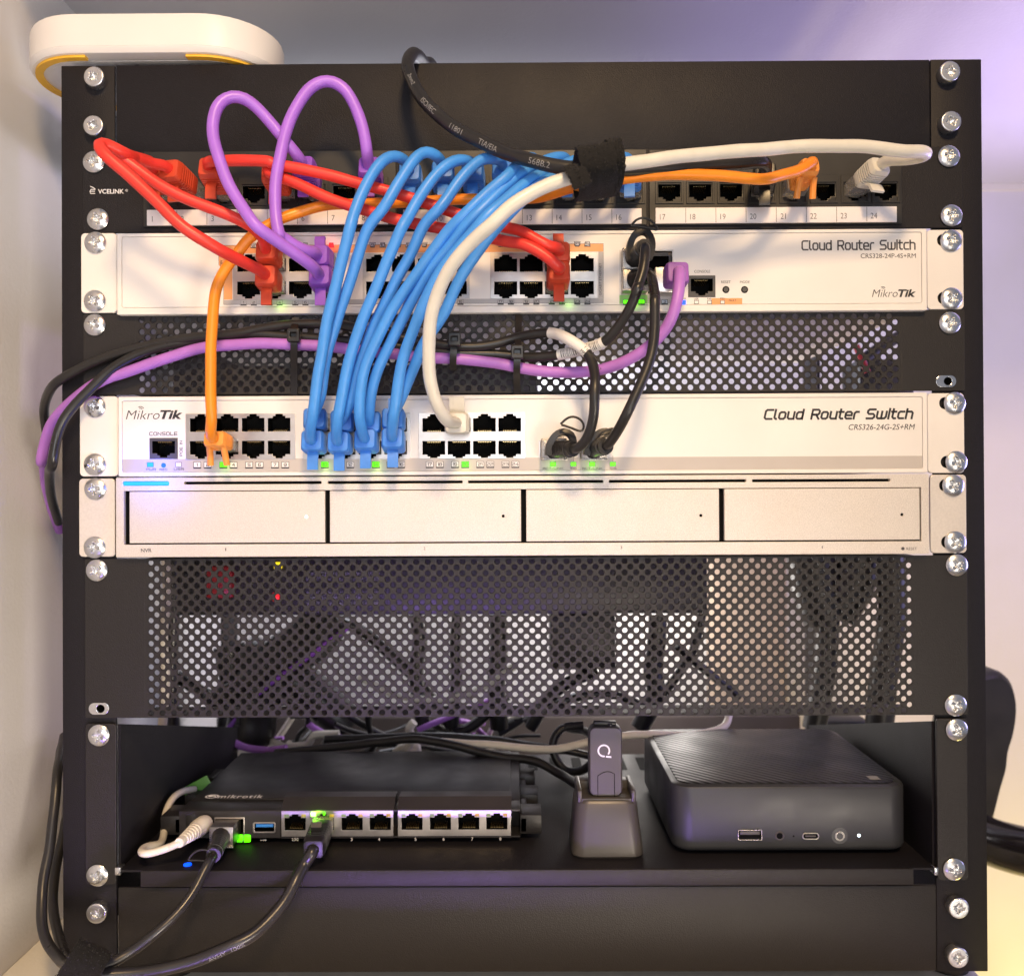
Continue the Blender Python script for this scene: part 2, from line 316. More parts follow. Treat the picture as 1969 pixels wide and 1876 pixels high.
def strokes(mb, s, x0, x1, z0, z1, y, wt=.16, shear=0, rot=0, mi=0, gap=.30, fit=True):
    """square lettering drawn with flat strokes, fitted to a rectangle (fit=False: natural width about the middle)"""
    x = 0; segs = []
    for ch in s:
        w, ls = GLY[ch]; segs += [[(x + a + shear * b, b) for a, b in l] for l in ls]; x += w + gap
    tw = x - gap + shear; H = (x1 - x0) if rot else (z1 - z0); Wd = (z1 - z0) if rot else (x1 - x0)
    k = Wd / tw if fit else H; cx = (x0 + x1) / 2; half = H * wt / 2
    for l in segs:
        pts = [((a * k) if fit else (a - tw / 2) * H, b * (H - 2 * half) + half) for a, b in l]
        if fit: pts = [(half + a * (Wd - 2 * half) / Wd, b) for a, b in pts]
        base = (x0 if fit else cx, z0)
        if rot: pts = [(-b + H, a) for a, b in pts]; base = (x0, z0)
        w3 = [Vector((base[0] + a, y - .00008, base[1] + b)) for a, b in pts]; n = len(w3); vs = []
        for i, p in enumerate(w3):
            d1 = (p - w3[i - 1]).normalized() if i else None; d2 = (w3[i + 1] - p).normalized() if i < n - 1 else None
            if i == 0 and (w3[0] - w3[-1]).length < 1e-7: d1 = (w3[-1] - w3[-2]).normalized()
            if i == n - 1 and (w3[0] - w3[-1]).length < 1e-7: d2 = (w3[1] - w3[0]).normalized()
            d1 = d1 or d2; d2 = d2 or d1; t = d1 + d2; t = t.normalized() if t.length > .2 else d1
            nn = Vector((-t.z, 0, t.x)); m = half / max(.5, abs(nn.dot(Vector((-d1.z, 0, d1.x)))))
            e = Vector((0, 0, 0))
            if i == 0 and (w3[0] - w3[-1]).length > 1e-7: e = -t * half
            if i == n - 1 and (w3[0] - w3[-1]).length > 1e-7: e = t * half
            vs += [p + e + nn * m, p + e - nn * m]
        mb.add(vs, [(2 * i, 2 * i + 1, 2 * i + 3, 2 * i + 2) for i in range(n - 1)], mi)
def stroke_px(mb, s, X0, Y0, X1, Y1, Y, **k):
    a = at(X0, Y0, Y); b = at(X1, Y1, Y); strokes(mb, s, a.x, b.x, b.z, a.z, a.y, **k)
def smooth(pts, step=0.0025):
    pts = [Vector(p) for p in pts]; out = []
    q = [pts[0] * 2 - pts[1]] + pts + [pts[-1] * 2 - pts[-2]]
    for i in range(1, len(q) - 2):
        p0, p1, p2, p3 = q[i - 1], q[i], q[i + 1], q[i + 2]
        d01 = max((p1 - p0).length, 1e-6) ** .5; d12 = max((p2 - p1).length, 1e-6) ** .5; d23 = max((p3 - p2).length, 1e-6) ** .5
        m1 = ((p1 - p0) / d01 - (p2 - p0) / (d01 + d12) + (p2 - p1) / d12) * d12
        m2 = ((p2 - p1) / d12 - (p3 - p1) / (d12 + d23) + (p3 - p2) / d23) * d12
        n = max(2, int((p2 - p1).length / step))
        for k in range(n):
            t = k / n
            out.append(p1 * (2*t**3 - 3*t**2 + 1) + m1 * (t**3 - 2*t**2 + t) + p2 * (-2*t**3 + 3*t**2) + m2 * (t**3 - t**2))
    out.append(pts[-1])
    for _ in range(3):
        out = [out[0]] + [(out[i - 1] + out[i] * 2 + out[i + 1]) / 4 for i in range(1, len(out) - 1)] + [out[-1]]
    return out
def rect(px0, py0, px1, py1, Y):
    a = at(px0, py0, Y); b = at(px1, py1, Y); return a.x, b.x, b.z, a.z   # x0,x1,z0,z1

# ------------------------------------------------------------------ the setting
def slab(name, m, x0, x1, y0, y1, z0, z1):
    mb = MB(); mb.box(x0, x1, y0, y1, z0, z1); return struct(build(name, mb, m))
LW, ZC, YB, ZT = -0.290, 0.318, 0.450, -0.2685
slab('wall_left', 'wall', LW - 0.1, LW, -0.60, YB + 0.1, -1.0, ZC + 0.1)
slab('ceiling', 'ceil', LW, 2.2, -0.02, YB + 0.1, ZC, ZC + 0.1)
slab('wall_back', 'wall', LW, 2.2, YB, YB + 0.1, -1.0, ZC)
slab('cornice', 'table', LW, 2.2, YB - .004, YB - .0001, ZC - .007, ZC - .0001)
slab('floor', 'floor', LW, 2.2, -1.2, YB, -1.1, -1.0)
mb = MB(); mb.box(LW, 0.256, -0.10, 0.36, ZT - 0.022, ZT, 0.002)
for lx, ly in ((LW + 0.03, -0.08), (LW + 0.03, 0.33), (0.23, -0.08), (0.23, 0.33)): mb.box(lx - 0.015, lx + 0.015, ly - 0.015, ly + 0.015, -1.0, ZT - 0.022)
tb = thing('side_table', 'cream tabletop under the black rack beside the wall', 'table', (0, 0.1, -1.0))
build('tabletop', mb, 'table', tb)

# ------------------------------------------------------------------ screws (shared meshes)
def screw_mesh(name, dome):
    rad = 0.0059 if dome else 0.0055; n, mrings = 48, 16; mb = MB(); vs = []; fs = []
    def h(x, y):
        r = math.hypot(x, y) / rad
        top = (0.0031 * math.sqrt(max(0, 1 - 0.80 * r * r)) - 0.0031 * math.sqrt(0.2) + 0.0007) if dome else (0.0052 if r < 0.9 else 0.0052 - 0.0005 * ((r - 0.9) / 0.1) ** 2)
        dep = 0
        for ca, sa, ln, wd in ((1, 0, 0.55, 0.15), (0, 1, 0.55, 0.15)) + (() if dome else ((.7071, .7071, .40, .06), (.7071, -.7071, .40, .06))):
            u = abs(x * ca + y * sa) / rad; w = abs(-x * sa + y * ca) / rad
            d = min(1, max(0, (ln - u) / 0.12)) * min(1, max(0, (wd * (1.15 - 0.5 * u) - w) / 0.05))
            dep = max(dep, d * (0.0022 - 0.0014 * u))
        return top - dep
    vs.append((0, -h(0, 0), 0))
    for k in range(1, mrings + 1):
        r = rad * (k / mrings)
        for i in range(n):
            a = 2 * math.pi * i / n; x, y = r * math.cos(a), r * math.sin(a); vs.append((x, -h(x, y), y))
    for i in range(n): vs.append((rad * math.cos(2 * math.pi * i / n), 0, rad * math.sin(2 * math.pi * i / n)))
    for i in range(n): fs.append((0, 1 + i, 1 + (i + 1) % n))
    for k in range(mrings):
        for i in range(n):
            j = (i + 1) % n; a = 1 + k * n
            fs.append((a + i, a + n + i, a + n + j, a + j))
    mb.add(vs, fs); return mb
SCREW = {}
def screw(parent, px, py, dome=True, Y=-3.0):
    p = at(px, py, Y)
    k = dome
    if k not in SCREW:
        mb = screw_mesh('screw', dome); o = build('screw', mb, 'steel', None, 50)
        SCREW[k] = o; o.parent = parent; o.location = p - wloc(parent); WL[o.name] = p; o.rotation_euler = (0, random.uniform(0, 3), 0); return o
    return copypart(SCREW[k], parent, p, random.uniform(0, 3.1))
def cagenut(parent, px, py):
    p = at(px, py, -2.9); mb = MB()
    plate(mb, rrect(p.x - 0.0055, p.x + 0.0055, p.z - 0.0032, p.z + 0.0032, 0.003), [circ(p.x + 0.001, p.z, 0.0022)], p.y - 0.0002, 0.0012, 0.0002)
    mb.cyl((p.x + 0.001, p.z), 0.0023, p.y + 0.0003, p.y + 0.003, 20, 1)
    build('cage_nut', mb, ['steel', 'hole'], parent)

# ------------------------------------------------------------------ rack
zt = at(222, 126, 0).z; zb = at(226, 1871, 0).z; ztr = at(1838, 114, 0).z
xl0, xl1 = at(119, 900, 0).x, at(222, 900, 0).x; xr0, xr1 = at(1795, 900, 0).x, at(1893, 900, 0).x
rack = thing('equipment_rack', 'black steel equipment rack holding the network gear, standing on the table', 'rack', ((xl0 + xr1) / 2, 0.0, ZT))
mb = MB(); mb.box(xl0, xl1, 0.0, 0.0022, zb, zt, 0.0005); mb.box(xl0, xl0 + 0.002, 0.0026, 0.038, zb, zt, 0.0005); build('rail', mb, 'powder', rack)
mb = MB(); mb.box(xr0, xr1, 0.0, 0.0022, zb, ztr, 0.0005); mb.box(xr1 - 0.002, xr1, 0.0026, 0.038, zb, ztr, 0.0005); build('rail', mb, 'powder', rack)
for a, b in ((xl0 + 0.0025, xl0 + 0.004), (xr1 - 0.004, xr1 - 0.0025)):
    for q0, q1 in ((zt - .035, zt - .003), (zb + .004, zb + .034)):
        mb = MB(); mb.box(a, b, 0.039, 0.26, q0, q1); build('side_brace', mb, 'powder', rack)
    mb = MB(); mb.box(a - .0005, b + .0005, 0.262, 0.30, zb + .004, zt - .003); build('rear_post', mb, 'powder', rack)
x0, x1, z0, z1 = rect(222.6, 124.5, 1789, 288, 0.4)
mb = MB(); mb.box(x0, x1, 0.0004, 0.0026, z0 - 0.002, zt + 0.0004, 0.0006); mb.box(x0, x1, 0.003, 0.30, zt - 0.002, zt - 0.0004); build('top_panel', mb, 'powder', rack)
x0, x1, z0, z1 = rect(226.5, 1706, 1802, 1862, 0.4)
mb = MB(); mb.box(x0, x1, 0.0004, 0.0026, zb, z1 , 0.0008); mb.box(x0, x1, 0.003, 0.30, zb + 0.001, zb + 0.003); build('bottom_panel', mb, 'powder2', rack)
for fx in (at(330, 1871, 10).x, at(1835, 1862, 10).x):
    mb = MB(); mb.cyl((0, 0), 0.011, 0, 1, 24); mb.v = [(fx + v[0], 0.018 + v[2], ZT + 0.0001 + v[1] * (zb - ZT - 0.0003)) for v in mb.v]; build('foot', mb, 'plastic', rack)
for px, py in ((188, 155), (187, 248), (193, 1748), (193, 1840), (1819, 145), (1821, 240), (1836, 1738), (1835, 1832)): screw(rack, px, py, False, -0.2)

# ------------------------------------------------------------------ ports (shared meshes)
def port_outline(w, h, up):
    """RJ45 opening, centre of the wide part at origin; up=+1 notch on top"""
    a, b, c = w / 2, w * 0.28, w * 0.16
    o = [(-a, -h / 2), (a, -h / 2), (a, h / 2), (b, h / 2), (b, h / 2 + 0.0011), (c, h / 2 + 0.0011), (c, h / 2 + 0.0022), (-c, h / 2 + 0.0022), (-c, h / 2 + 0.0011), (-b, h / 2 + 0.0011), (-b, h / 2), (-a, h / 2)]
    return o if up > 0 else [(x, -z) for x, z in reversed(o)]
PORTS = {}
def port_part(parent, pos, w, h, up, pins='brass', depth=0.011, key=''):
    k = (round(w, 5), round(h, 5), up, pins, key)
    if k not in PORTS:
        mb = MB(); o = port_outline(w - 0.00004, h - 0.00004, up)
        n = len(o)
        mb.add([(x, 0.0002, z) for x, z in o] + [(x, depth, z) for x, z in o], [(i, (i + 1) % n, n + (i + 1) % n, n + i) for i in range(n)] + [tuple(range(n, 2 * n))], 0)
        for i in range(8):
            x = (i - 3.5) * w * 0.078
            za, zc = (-h / 2 + 0.0003, -h / 2 + 0.0022) if up > 0 else (h / 2 - 0.0003, h / 2 - 0.0022)
            mb.add([(x - 0.0002, 0.002, za), (x + 0.0002, 0.002, za), (x + 0.0002, 0.008, zc), (x - 0.0002, 0.008, zc), (x - 0.0002, 0.002, za + (zc - za) * .2), (x + 0.0002, 0.002, za + (zc - za) * .2)], [(0, 1, 2, 3), (0, 1, 5, 4), (4, 5, 2, 3)], 1)
        PORTS[k] = build('port', mb, ['hole', pins], None); ob = PORTS[k]; ob.parent = parent; ob.location = Vector(pos) - wloc(parent); WL[ob.name] = Vector(pos); return ob
    return copypart(PORTS[k], parent, pos)

def indicator(parent, px, py, w, h, Y, face, txt=None, bar=True, ink='ink', name='port_indicator'):
    p = at(px, py, Y); w *= .000285; h *= .000285; mb = MB()
    plate(mb, [(p.x - w/2, p.z - h/2), (p.x + w/2, p.z - h/2), (p.x + w/2, p.z + h/2), (p.x - w/2, p.z + h/2)],
          [[(p.x - w/2 + .00022, p.z - h/2 + (.0007 if bar else .00022)), (p.x + w/2 - .00022, p.z - h/2 + (.0007 if bar else .00022)), (p.x + w/2 - .00022, p.z + h/2 - .00022), (p.x - w/2 + .00022, p.z + h/2 - .00022)]], p.y - .00010, .00012, 0, 0)
    mb.box(p.x - w/2 + .00024, p.x + w/2 - .00024, p.y - .00006, p.y + .0002, p.z - h/2 + .00024 + (.0005 if bar else 0), p.z + h/2 - .00024, 0, 1)
    if txt: strokes(mb, txt, p.x - w * .3, p.x + w * .3, p.z - h * (.18 if bar else .26), p.z + h * .30, p.y - .00003, .17, fit=False, gap=.22)
    return build(name, mb, [ink, face], parent)

# ---- ears + bezel shared by the two switches
def ear(parent, x0, x1, z0, z1, m, slots, fold):
    mb = MB()
    plate(mb, rrect(x0, x1, z0, z1, 0.0022), [rrect(a - 0.0055, a + 0.0055, b - 0.0032, b + 0.0032, 0.003) for a, b in slots], -0.0028, 0.002, 0.0004)
    build('mounting_ear', mb, m, parent)
def arcs(mb, x, z, s, y, mi=0):
    for k, r in enumerate((1.0, 1.7)):
        pts = [(x + math.cos(R(a)) * r * s, y - 0.00008, z + math.sin(R(a)) * r * s) for a in range(35, 130, 12)]
        mb.ribbon(pts, (0, 1, 0), 0.00008, 0.00035 * s / 0.0012, mi)

# ================================================================== patch panel
pp = thing('patch_bay', 'black patch panel of 24 ports with numbered white strips, under the top panel', 'patch panel', at(1004, 441, 0))
YP = -4.0
x0, x1, z0, z1 = rect(156, 291, 1855, 436.5, YP)
portsA = [314 + 57.9 * k for k in range(8)]; portsB = [795.5 + 59.6 * k for k in range(8)]; portsC = [1287 + 59.5 * k for k in range(8)]
PX = portsA + portsB + portsC
def prow(px): return 371.5 - (px - 200) * 0.0042
PW, PH = 0.0118, 0.0068
holes = []; PPOS = []
for px in PX:
    p = at(px, prow(px), YP); PPOS.append(p); holes.append([(p.x + a, p.z + b) for a, b in port_outline(PW, PH, -1)])
mb = MB(); plate(mb, rrect(x0, x1, z0, z1, 0.0012), [[(rect(a, 1, b, 2, YP)[0], z0 + .004), (rect(a, 1, b, 2, YP)[1], z0 + .004), (rect(a, 1, b, 2, YP)[1], z1 - .003), (rect(a, 1, b, 2, YP)[0], z1 - .003)] for a, b in ((282, 756), (772, 1238), (1254, 1729))], -0.0026, 0.0018, 0.0003)
build('panel_plate', mb, 'powder', pp)
for gi, (a, b) in enumerate(((275, 762), (766, 1244), (1248, 1735))):
    gx0, gx1, gz0, gz1 = rect(a, 293 - a * .004, b, 437 - b * 0.004, YP)
    mb = MB(); plate(mb, rrect(gx0, gx1, gz0, gz1, 0.0006), [h for h, p in zip(holes, PPOS) if gx0 < p.x < gx1], YP * MM, 0.0012, 0.0003)
    build('port_module', mb, 'keystone', pp)
for p in PPOS: port_part(pp, p + Vector((0, .0001, 0)), PW, PH, -1, 'brass', 0.010, 'pp')
for p in PPOS:      # raised keystone surround
    mb = MB(); plate(mb, rrect(p.x - .0077, p.x + .0077, p.z - .0072, p.z + .0082, .0004), [rrect(p.x - .0064, p.x + .0064, p.z - .0062, p.z + .0042, .0003)], YP * MM - .0006, .0006, .0002)
    build('keystone_frame', mb, 'keystone', pp)
for gi, (sx0, sy0, sx1, sy1, first, cells) in enumerate(((282, 403.5, 746, 431, 1, 340.3), (775, 403.2, 1234, 430, 9, 834), (1260.5, 399.5, 1725, 427, 17, 1318.5))):
    a, b, c, d = rect(sx0, sy0, sx1, sy1, YP - 1.2)
    mb = MB(); mb.box(a, b, at(0, 0, YP - 1.2).y, at(0, 0, YP - .1).y, c, d, .0003); st = build('label_strip', mb, 'paper', pp)
    mb = MB(); cw = (b - a) / 8
    for k in range(8):
        t = str(first + k); xx = a + cw * k
        w = .0013 * len(t) + .0002 * (len(t) - 1)
        text_box(mb, t, xx + .0024, xx + .0024 + w, c + .0020, c + .0050, at(0, 0, YP - 1.2).y, natural=.85, bold=-0.008)
        if k: mb.box(xx - .00012, xx + .00012, at(0, 0, YP - 1.2).y - .00005, at(0, 0, YP - 1.2).y + .0001, c + .0003, d - .0003)
    build('lettering', mb, 'inkgrey', st)
mb = MB(); text_px(mb, 'VCELINK', 188.5, 364, 238.3, 372.6, -2.7, bold=0.02); text_px(mb, '®', 241, 364, 246, 369, -2.7)
lg = at(178.5, 366, -2.7)
for pts in ([(-.0014, .0021), (.0003, .0014), (.0013, .0006)], [(.0014, .0004), (-.0010, .0004), (-.0015, -.0006), (-.0012, -.0018), (.0013, -.0018)], [(-.0014, -.0006), (.0012, -.0006)]):
    mb.ribbon([(lg.x + a, lg.y - .00006, lg.z + b) for a, b in pts], (0, 1, 0), .0001, .0004)
build('lettering', mb, 'inkwhite', pp)
for q in ((181, 312), (189, 422), (1824, 301), (1829, 415)): screw(pp, *q)

# ================================================================== switch builder pieces
def bezel(parent, X0, Ya, X1, Yb, inset, openings, Y=-6.0):
    x0, x1, z0, z1 = rect(X0, Ya, X1, Yb, Y); ix0, ix1, iz0, iz1 = rect(*inset, Y)
    ops = []
    for o in openings:
        a, b, c, d = rect(*o, Y - .3); a += .0002; b -= .0002; c += .0002; d -= .0002; ops.append([(a, c), (b, c), (b, d), (a, d)])
    mb = MB(); plate(mb, rrect(x0, x1, z0, z1, .0008), ops, Y * MM + .0006, .0054, .0003, 0)
    ov = MB(); plate(ov, rrect(ix0 + .0002, ix1 - .0002, iz0 + .0002, iz1 - .0002, .001), ops, Y * MM - .0002, .0006, .00005, 0)
    build('front_overlay', ov, 'label', parent)
    plate(mb, rrect(x0, x1, z0, z1, .0008), [rrect(ix0, ix1, iz0, iz1, .0012)], Y * MM - .0006, .0011, .0004, 0)
    mb.box(x0 + .004, x1 - .004, 0.013, 0.20, z0 + .001, z1 - .001, 0, 0)
    return mb, (ix0, ix1, iz0, iz1)
def block(parent, X0, Ya, X1, Yb, cols, rows, w, h, Y, m='tin', pins='brass'):
    """shielded 2-row port block: plate with openings and a port behind each; cols px centres, rows [(py, up)]"""
    a, b, c, d = rect(X0, Ya, X1, Yb, Y); holes = []; pos = []
    for cx in cols:
        for ry, up in rows:
            p = at(cx, ry - (cx - X0) * .0047, Y); pos.append((p, up)); holes.append([(p.x + u, p.z + v) for u, v in port_outline(w, h, up)])
    mb = MB(); plate(mb, [(a, c), (b, c), (b, d), (a, d)], holes, Y * MM, .0009, .0001)
    mb.box(a - .0003, b + .0003, Y * MM + .0007, Y * MM + .001, c - .0003, c, 0, 1); mb.box(a - .0003, b + .0003, Y * MM + .0007, Y * MM + .001, d, d + .0003, 0, 1)
    mb.box(a - .0003, a, Y * MM + .0007, Y * MM + .001, c, d, 0, 1); mb.box(b, b + .0003, Y * MM + .0007, Y * MM + .001, c, d, 0, 1)
    build('port_block', mb, [m, 'hole'], parent)
    for p, up in pos: port_part(parent, p + Vector((0, .0001, 0)), w, h, up, pins, .0095)
    return pos
def sheet(mb, pts, Y, mi=0, off=.0001):
    w = [at(x, y, Y) for x, y in pts]; n = len(w); yy = Y * MM - off
    mb.loft([[(p.x, yy, p.z) for p in w], [(p.x, yy + .00006, p.z) for p in w]], mi)

# ================================================================== upper switch
YS = -6.0
s1 = thing('network_switch', 'white 24 port rack switch with orange printed port border, below the patch panel', 'switch', at(1004, 600, 0), 'white rack switches')
mb, ins = bezel(s1, 225.5, 449.5, 1782, 597, (234.5, 456, 1772.6, 583.5), [(447.6, 488, 655, 575.4), (697, 487.2, 903, 574.4), (942.5, 486.2, 1149.5, 573.4), (1191, 481, 1295.5, 567), (1323, 530, 1375.7, 571.5)], YS); build('chassis', mb, 'white', s1)
YO = YS - .2
for xa, ya, xb, yb, slots in ((155.5, 448.5, 224.8, 601.5, ((183, 467), (183, 579))), (1782.5, 442, 1853.5, 594.5, ((1822, 462), (1823, 573)))):
    a, b, c, d = rect(xa, ya, xb, yb, -2.8); ear(s1, a, b, c, d, 'white', [(at(x, y, -2.8).x, at(x, y, -2.8).z) for x, y in slots], 0)
for q in ((184, 467), (183, 579), (1828, 463), (1829, 574)): screw(s1, *q)
SW, SH = 0.0124, 0.0071
S1G = ((447.6, 488, 655, 575.4, [478 + 49.7 * k for k in range(4)]), (697, 487.2, 903, 574.4, [726 + 49.8 * k for k in range(4)]), (942.5, 486.2, 1149.5, 573.4, [972.3 + 49.1 * k for k in range(4)]))
S1P = []
for (a, ya, b, yb, cols) in S1G:
    S1P += block(s1, a, ya, b, yb, cols, [(510, 1), (554, -1)], SW, SH, YO - .35)
mb = MB()
def tl(y, x): return y - (x - 440) * .0047
def strip(x0, ya, x1, yb): return [(x0, tl(ya, x0)), (x1, tl(ya, x1)), (x1, tl(yb, x1)), (x0, tl(yb, x0))]
sheet(mb, strip(421, 472.3, 1159.7, 487.2), YO); sheet(mb, strip(430.5, 487.3, 446.8, 576), YO)
sheet(mb, [(421, 487.3), (430.4, 487.3), (430.4, 518), (427, 518), (421, 510)], YO)
sheet(mb, [(1368, 573.5), (1427, 573.3), (1427, 585), (1368, 585.3)], YO)
build('printed_band', mb, 'orangeprint', s1)
mb = MB(); sheet(mb, strip(430.5, 577, 1159.7, 585.4), YO); sheet(mb, strip(1150.5, 487.6, 1159.7, 576.6), YO); build('printed_band', mb, 'greyprint', s1)
mb = MB()
for s_ in (strip(420.4, 471.8, 1160.2, 472.3), strip(1159.8, 471.8, 1160.4, 585.8), strip(430, 585.4, 1160.2, 586), strip(429.9, 518, 430.4, 585.6), strip(420.4, 472, 420.9, 510)): sheet(mb, s_, YO, 0, .00013)
text_px(mb, 'GIGABIT ETHERNET', 1151.6, 506, 1156.8, 568, YO - .1, rot=1); text_px(mb, '28V', 423, 500, 428, 512, YO - .1, rot=1)
text_px(mb, 'CONSOLE', 1335, 519.5, 1365.4, 524.6, YO); text_px(mb, 'RESET', 1386.7, 540, 1405, 544.7, YO); text_px(mb, 'MODE', 1422.9, 540, 1441.6, 544.7, YO)
text_px(mb, 'USR', 1334.5, 573, 1343.5, 576.5, YO); text_px(mb, 'FAN', 1360, 572.8, 1369, 576.3, YO); text_px(mb, 'PSU', 1385, 572.5, 1394, 576, YO - .1); text_px(mb, 'FAULT', 1401.5, 576, 1415.5, 579.6, YO - .1); text_px(mb, 'PWR', 1310, 573, 1319, 576.5, YO)
text_px(mb, 'CRS328-24P-4S+RM', 1654.8, 487.9, 1761, 496.1, YO)
build('lettering', mb, 'inkgrey', s1)
mb = MB(); stroke_px(mb, 'Cloud Router Switch', 1540.8, 462.3, 1760.6, 480.6, YO, wt=.15, gap=.28); build('lettering', mb, 'inkgrey', s1)
mb = MB(); text_px(mb, 'Mikro', 1676.6, 557, 1726, 571, YO, shear=.25, bold=-.012); text_px(mb, 'Tik', 1727, 556.5, 1761, 571, YO, shear=.25, bold=.035); q = at(1697, 557.5, YO); arcs(mb, q.x, q.z, .0010, q.y); build('logo', mb, 'ink', s1)
n = 0
for (a, ya, b, yb, cols) in S1G:
    for cx in cols:
        for dx in (-9.6, 10):
            n += 1; py = 582.5 - (cx - 470) * .0035
            lit = n in (3, 4, 7, 21, 22)
            indicator(s1, cx + dx, py, 11.5, 10.5, YO, 'gledb' if lit else ('ledoff' if n % 2 else 'ledblue'), str(n))
            # trapezoid PoE lamps over the block
            x = cx + dx; pz = 472.4 - (cx - 480) * .0045; mb = MB(); w1, w2 = (6.2, 4.0) if n % 2 else (4.0, 6.2)
            red = n == 8
            sheet(mb, [(x - w1, pz - 5), (x + w1, pz - 5), (x + w2, pz + 5), (x - w2, pz + 5)], YO, 0, .00016)
            sheet(mb, [(x - w1 + .9, pz - 4.2), (x + w1 - .9, pz - 4.2), (x + w2 - .9, pz + 3.4), (x - w2 + .9, pz + 3.4)], YO, 1, .00022)
            stroke_px(mb, str(n), x - 3, pz - 3, x + 3, pz + 3, YO - .17, fit=False, gap=.2)
            build('power_indicator', mb, ['rled' if red else 'ink', 'rled' if red else 'ledoff'], s1)
# SFP cage, console, buttons
def sfp_cage(parent, X0, Ya, X1, Yb, ncol, nrow, Y):
    a, b, c, d = rect(X0, Ya, X1, Yb, Y); holes = []; cw = (b - a) / ncol; rh = (d - c) / nrow
    for i in range(ncol):
        for j in range(nrow): holes.append([(a + cw * i + .0007, c + rh * j + .0006), (a + cw * (i + 1) - .0007, c + rh * j + .0006), (a + cw * (i + 1) - .0007, c + rh * (j + 1) - .0006), (a + cw * i + .0007, c + rh * (j + 1) - .0006)])
    mb = MB(); plate(mb, [(a, c), (b, c), (b, d), (a, d)], holes, Y * MM - .0004, .002, .0001, 0)
    for h in holes: mb.box(h[0][0], h[1][0], Y * MM + .011, Y * MM + .0112, h[0][1], h[2][1], 0, 1); mb.box(h[0][0] + .002, h[1][0] - .002, Y * MM + .0009, Y * MM + .00115, h[2][1] - .0025, h[2][1] - .0006, 0, 2)
    build('transceiver_cage', mb, ['tin', 'hole', 'darkgrey'], parent)
sfp_cage(s1, 1191, 481, 1295.5, 567, 2, 2, YO)
mb = MB(); sheet(mb, [(1191, 567.3), (1245, 567), (1245, 584), (1191, 584.3)], YO); build('glowing_strip', mb, 'gglow', s1)
mb = MB(); sheet(mb, [(1245.5, 567), (1296, 566.8), (1296, 583.8), (1245.5, 584)], YO); build('printed_band', mb, 'greyprint', s1)
indicator(s1, 1204.3, 581.3, 12, 10, YO - .15, 'gledb', '1'); indicator(s1, 1233.6, 581, 12, 10, YO - .15, 'gledb', '2'); indicator(s1, 1278, 581, 12, 10, YO - .15, 'ledblue', '3')
indicator(s1, 1314.6, 581.5, 8, 8, YO - .15, 'bled', None, False, 'bled', 'status_light')
for px in (1339.3, 1364.4, 1389.3): indicator(s1, px, 581, 8.5, 7, YO - .12, 'label', None, False, 'inkgrey', 'status_light')
def console(parent, X0, Ya, X1, Yb, Y, up):
    a, b, c, d = rect(X0, Ya, X1, Yb, Y); cx, cz = (a + b) / 2, (c + d) / 2 + (-.0006 if up > 0 else .0007); mb = MB()
    w, h = (b - a) * .80, (d - c) * .58
    plate(mb, [(a, c), (b, c), (b, d), (a, d)], [[(cx + u, cz + v) for u, v in port_outline(w, h, up)]], Y * MM - .0003, .001, .0002)
    build('console_socket', mb, 'darkgrey', parent)
    port_part(parent, (cx, Y * MM - .0002, cz), w, h, up, 'brass', .010, 'c')
console(s1, 1323, 530, 1375.7, 571.5, YO, -1)
for px in (1395.8, 1431.7):
    p = at(px, 557, YO); mb = MB(); mb.cyl((p.x, p.z), .0019, p.y - .00015, p.y + .002, 24, 0); mb.cyl((p.x, p.z), .0013, p.y - .0003, p.y + .001, 20, 1); build('push_button', mb, ['hole', 'darkgrey'], s1)

# ================================================================== lower switch
s2 = thing('network_switch', 'white 24 port rack switch with grey lower band and italic lettering, above the silver recorder', 'switch', at(1004, 915, 0), 'white rack switches')
mb, ins = bezel(s2, 228, 763, 1783, 908.5, (235, 771, 1774, 901), [(356.7, 795.6, 567.8, 883), (582.4, 794.6, 789.4, 882), (804.8, 793.6, 1010, 881), (1036.5, 846.5, 1091.5, 880.5), (1112.3, 846.5, 1168, 880.5), (287.5, 842, 342, 882.3)], YS); build('chassis', mb, 'white', s2)
for xa, ya, xb, yb, slots in ((153, 762, 227.4, 915.5, ((183, 782), (184, 893))), (1783.5, 756, 1855, 909, ((1826, 775), (1829, 888)))):
    a, b, c, d = rect(xa, ya, xb, yb, -2.8); ear(s2, a, b, c, d, 'white', [(at(x, y, -2.8).x, at(x, y, -2.8).z) for x, y in slots], 0)
for q in ((183, 782), (183, 893), (1835, 775), (1838, 888)): screw(s2, *q)
mb = MB(); sheet(mb, [(235.8, 883), (1773.4, 876.2), (1773.4, 901), (1770, 901.2), (238, 907), (235.8, 905)], YO, 0, .00003); build('printed_band', mb, 'greyband', s2)
S2G = ((356.7, 795.6, 567.8, 883, [386.8 + 49.9 * k for k in range(4)]), (582.4, 794.6, 789.4, 882, [612 + 49.6 * k for k in range(4)]), (804.8, 793.6, 1010, 881, [834 + 48.7 * k for k in range(4)]))
for (a, ya, b, yb, cols) in S2G: block(s2, a, ya, b, yb, cols, [(817.2, 1), (861, -1)], .0122, .0073, YO - .35, 'tin')
n = 0
for cols in ((379.2, 399.2, 429.4, 449, 479, 499, 528.6, 548.6), (604, 624.7, 653.6, 673.6, 702, 722.8, 751, 771.5), (826.3, 845.8, 875, 894.5, 923.4, 942.7, 972, 990.9)):
    for px in cols:
        n += 1; lit = n in (3, 10, 11, 14, 20)
        indicator(s2, px, 894.3 - (px - 380) * .002, 14.5, 12.8, YO - .04, 'gledb' if lit else 'label', str(n))
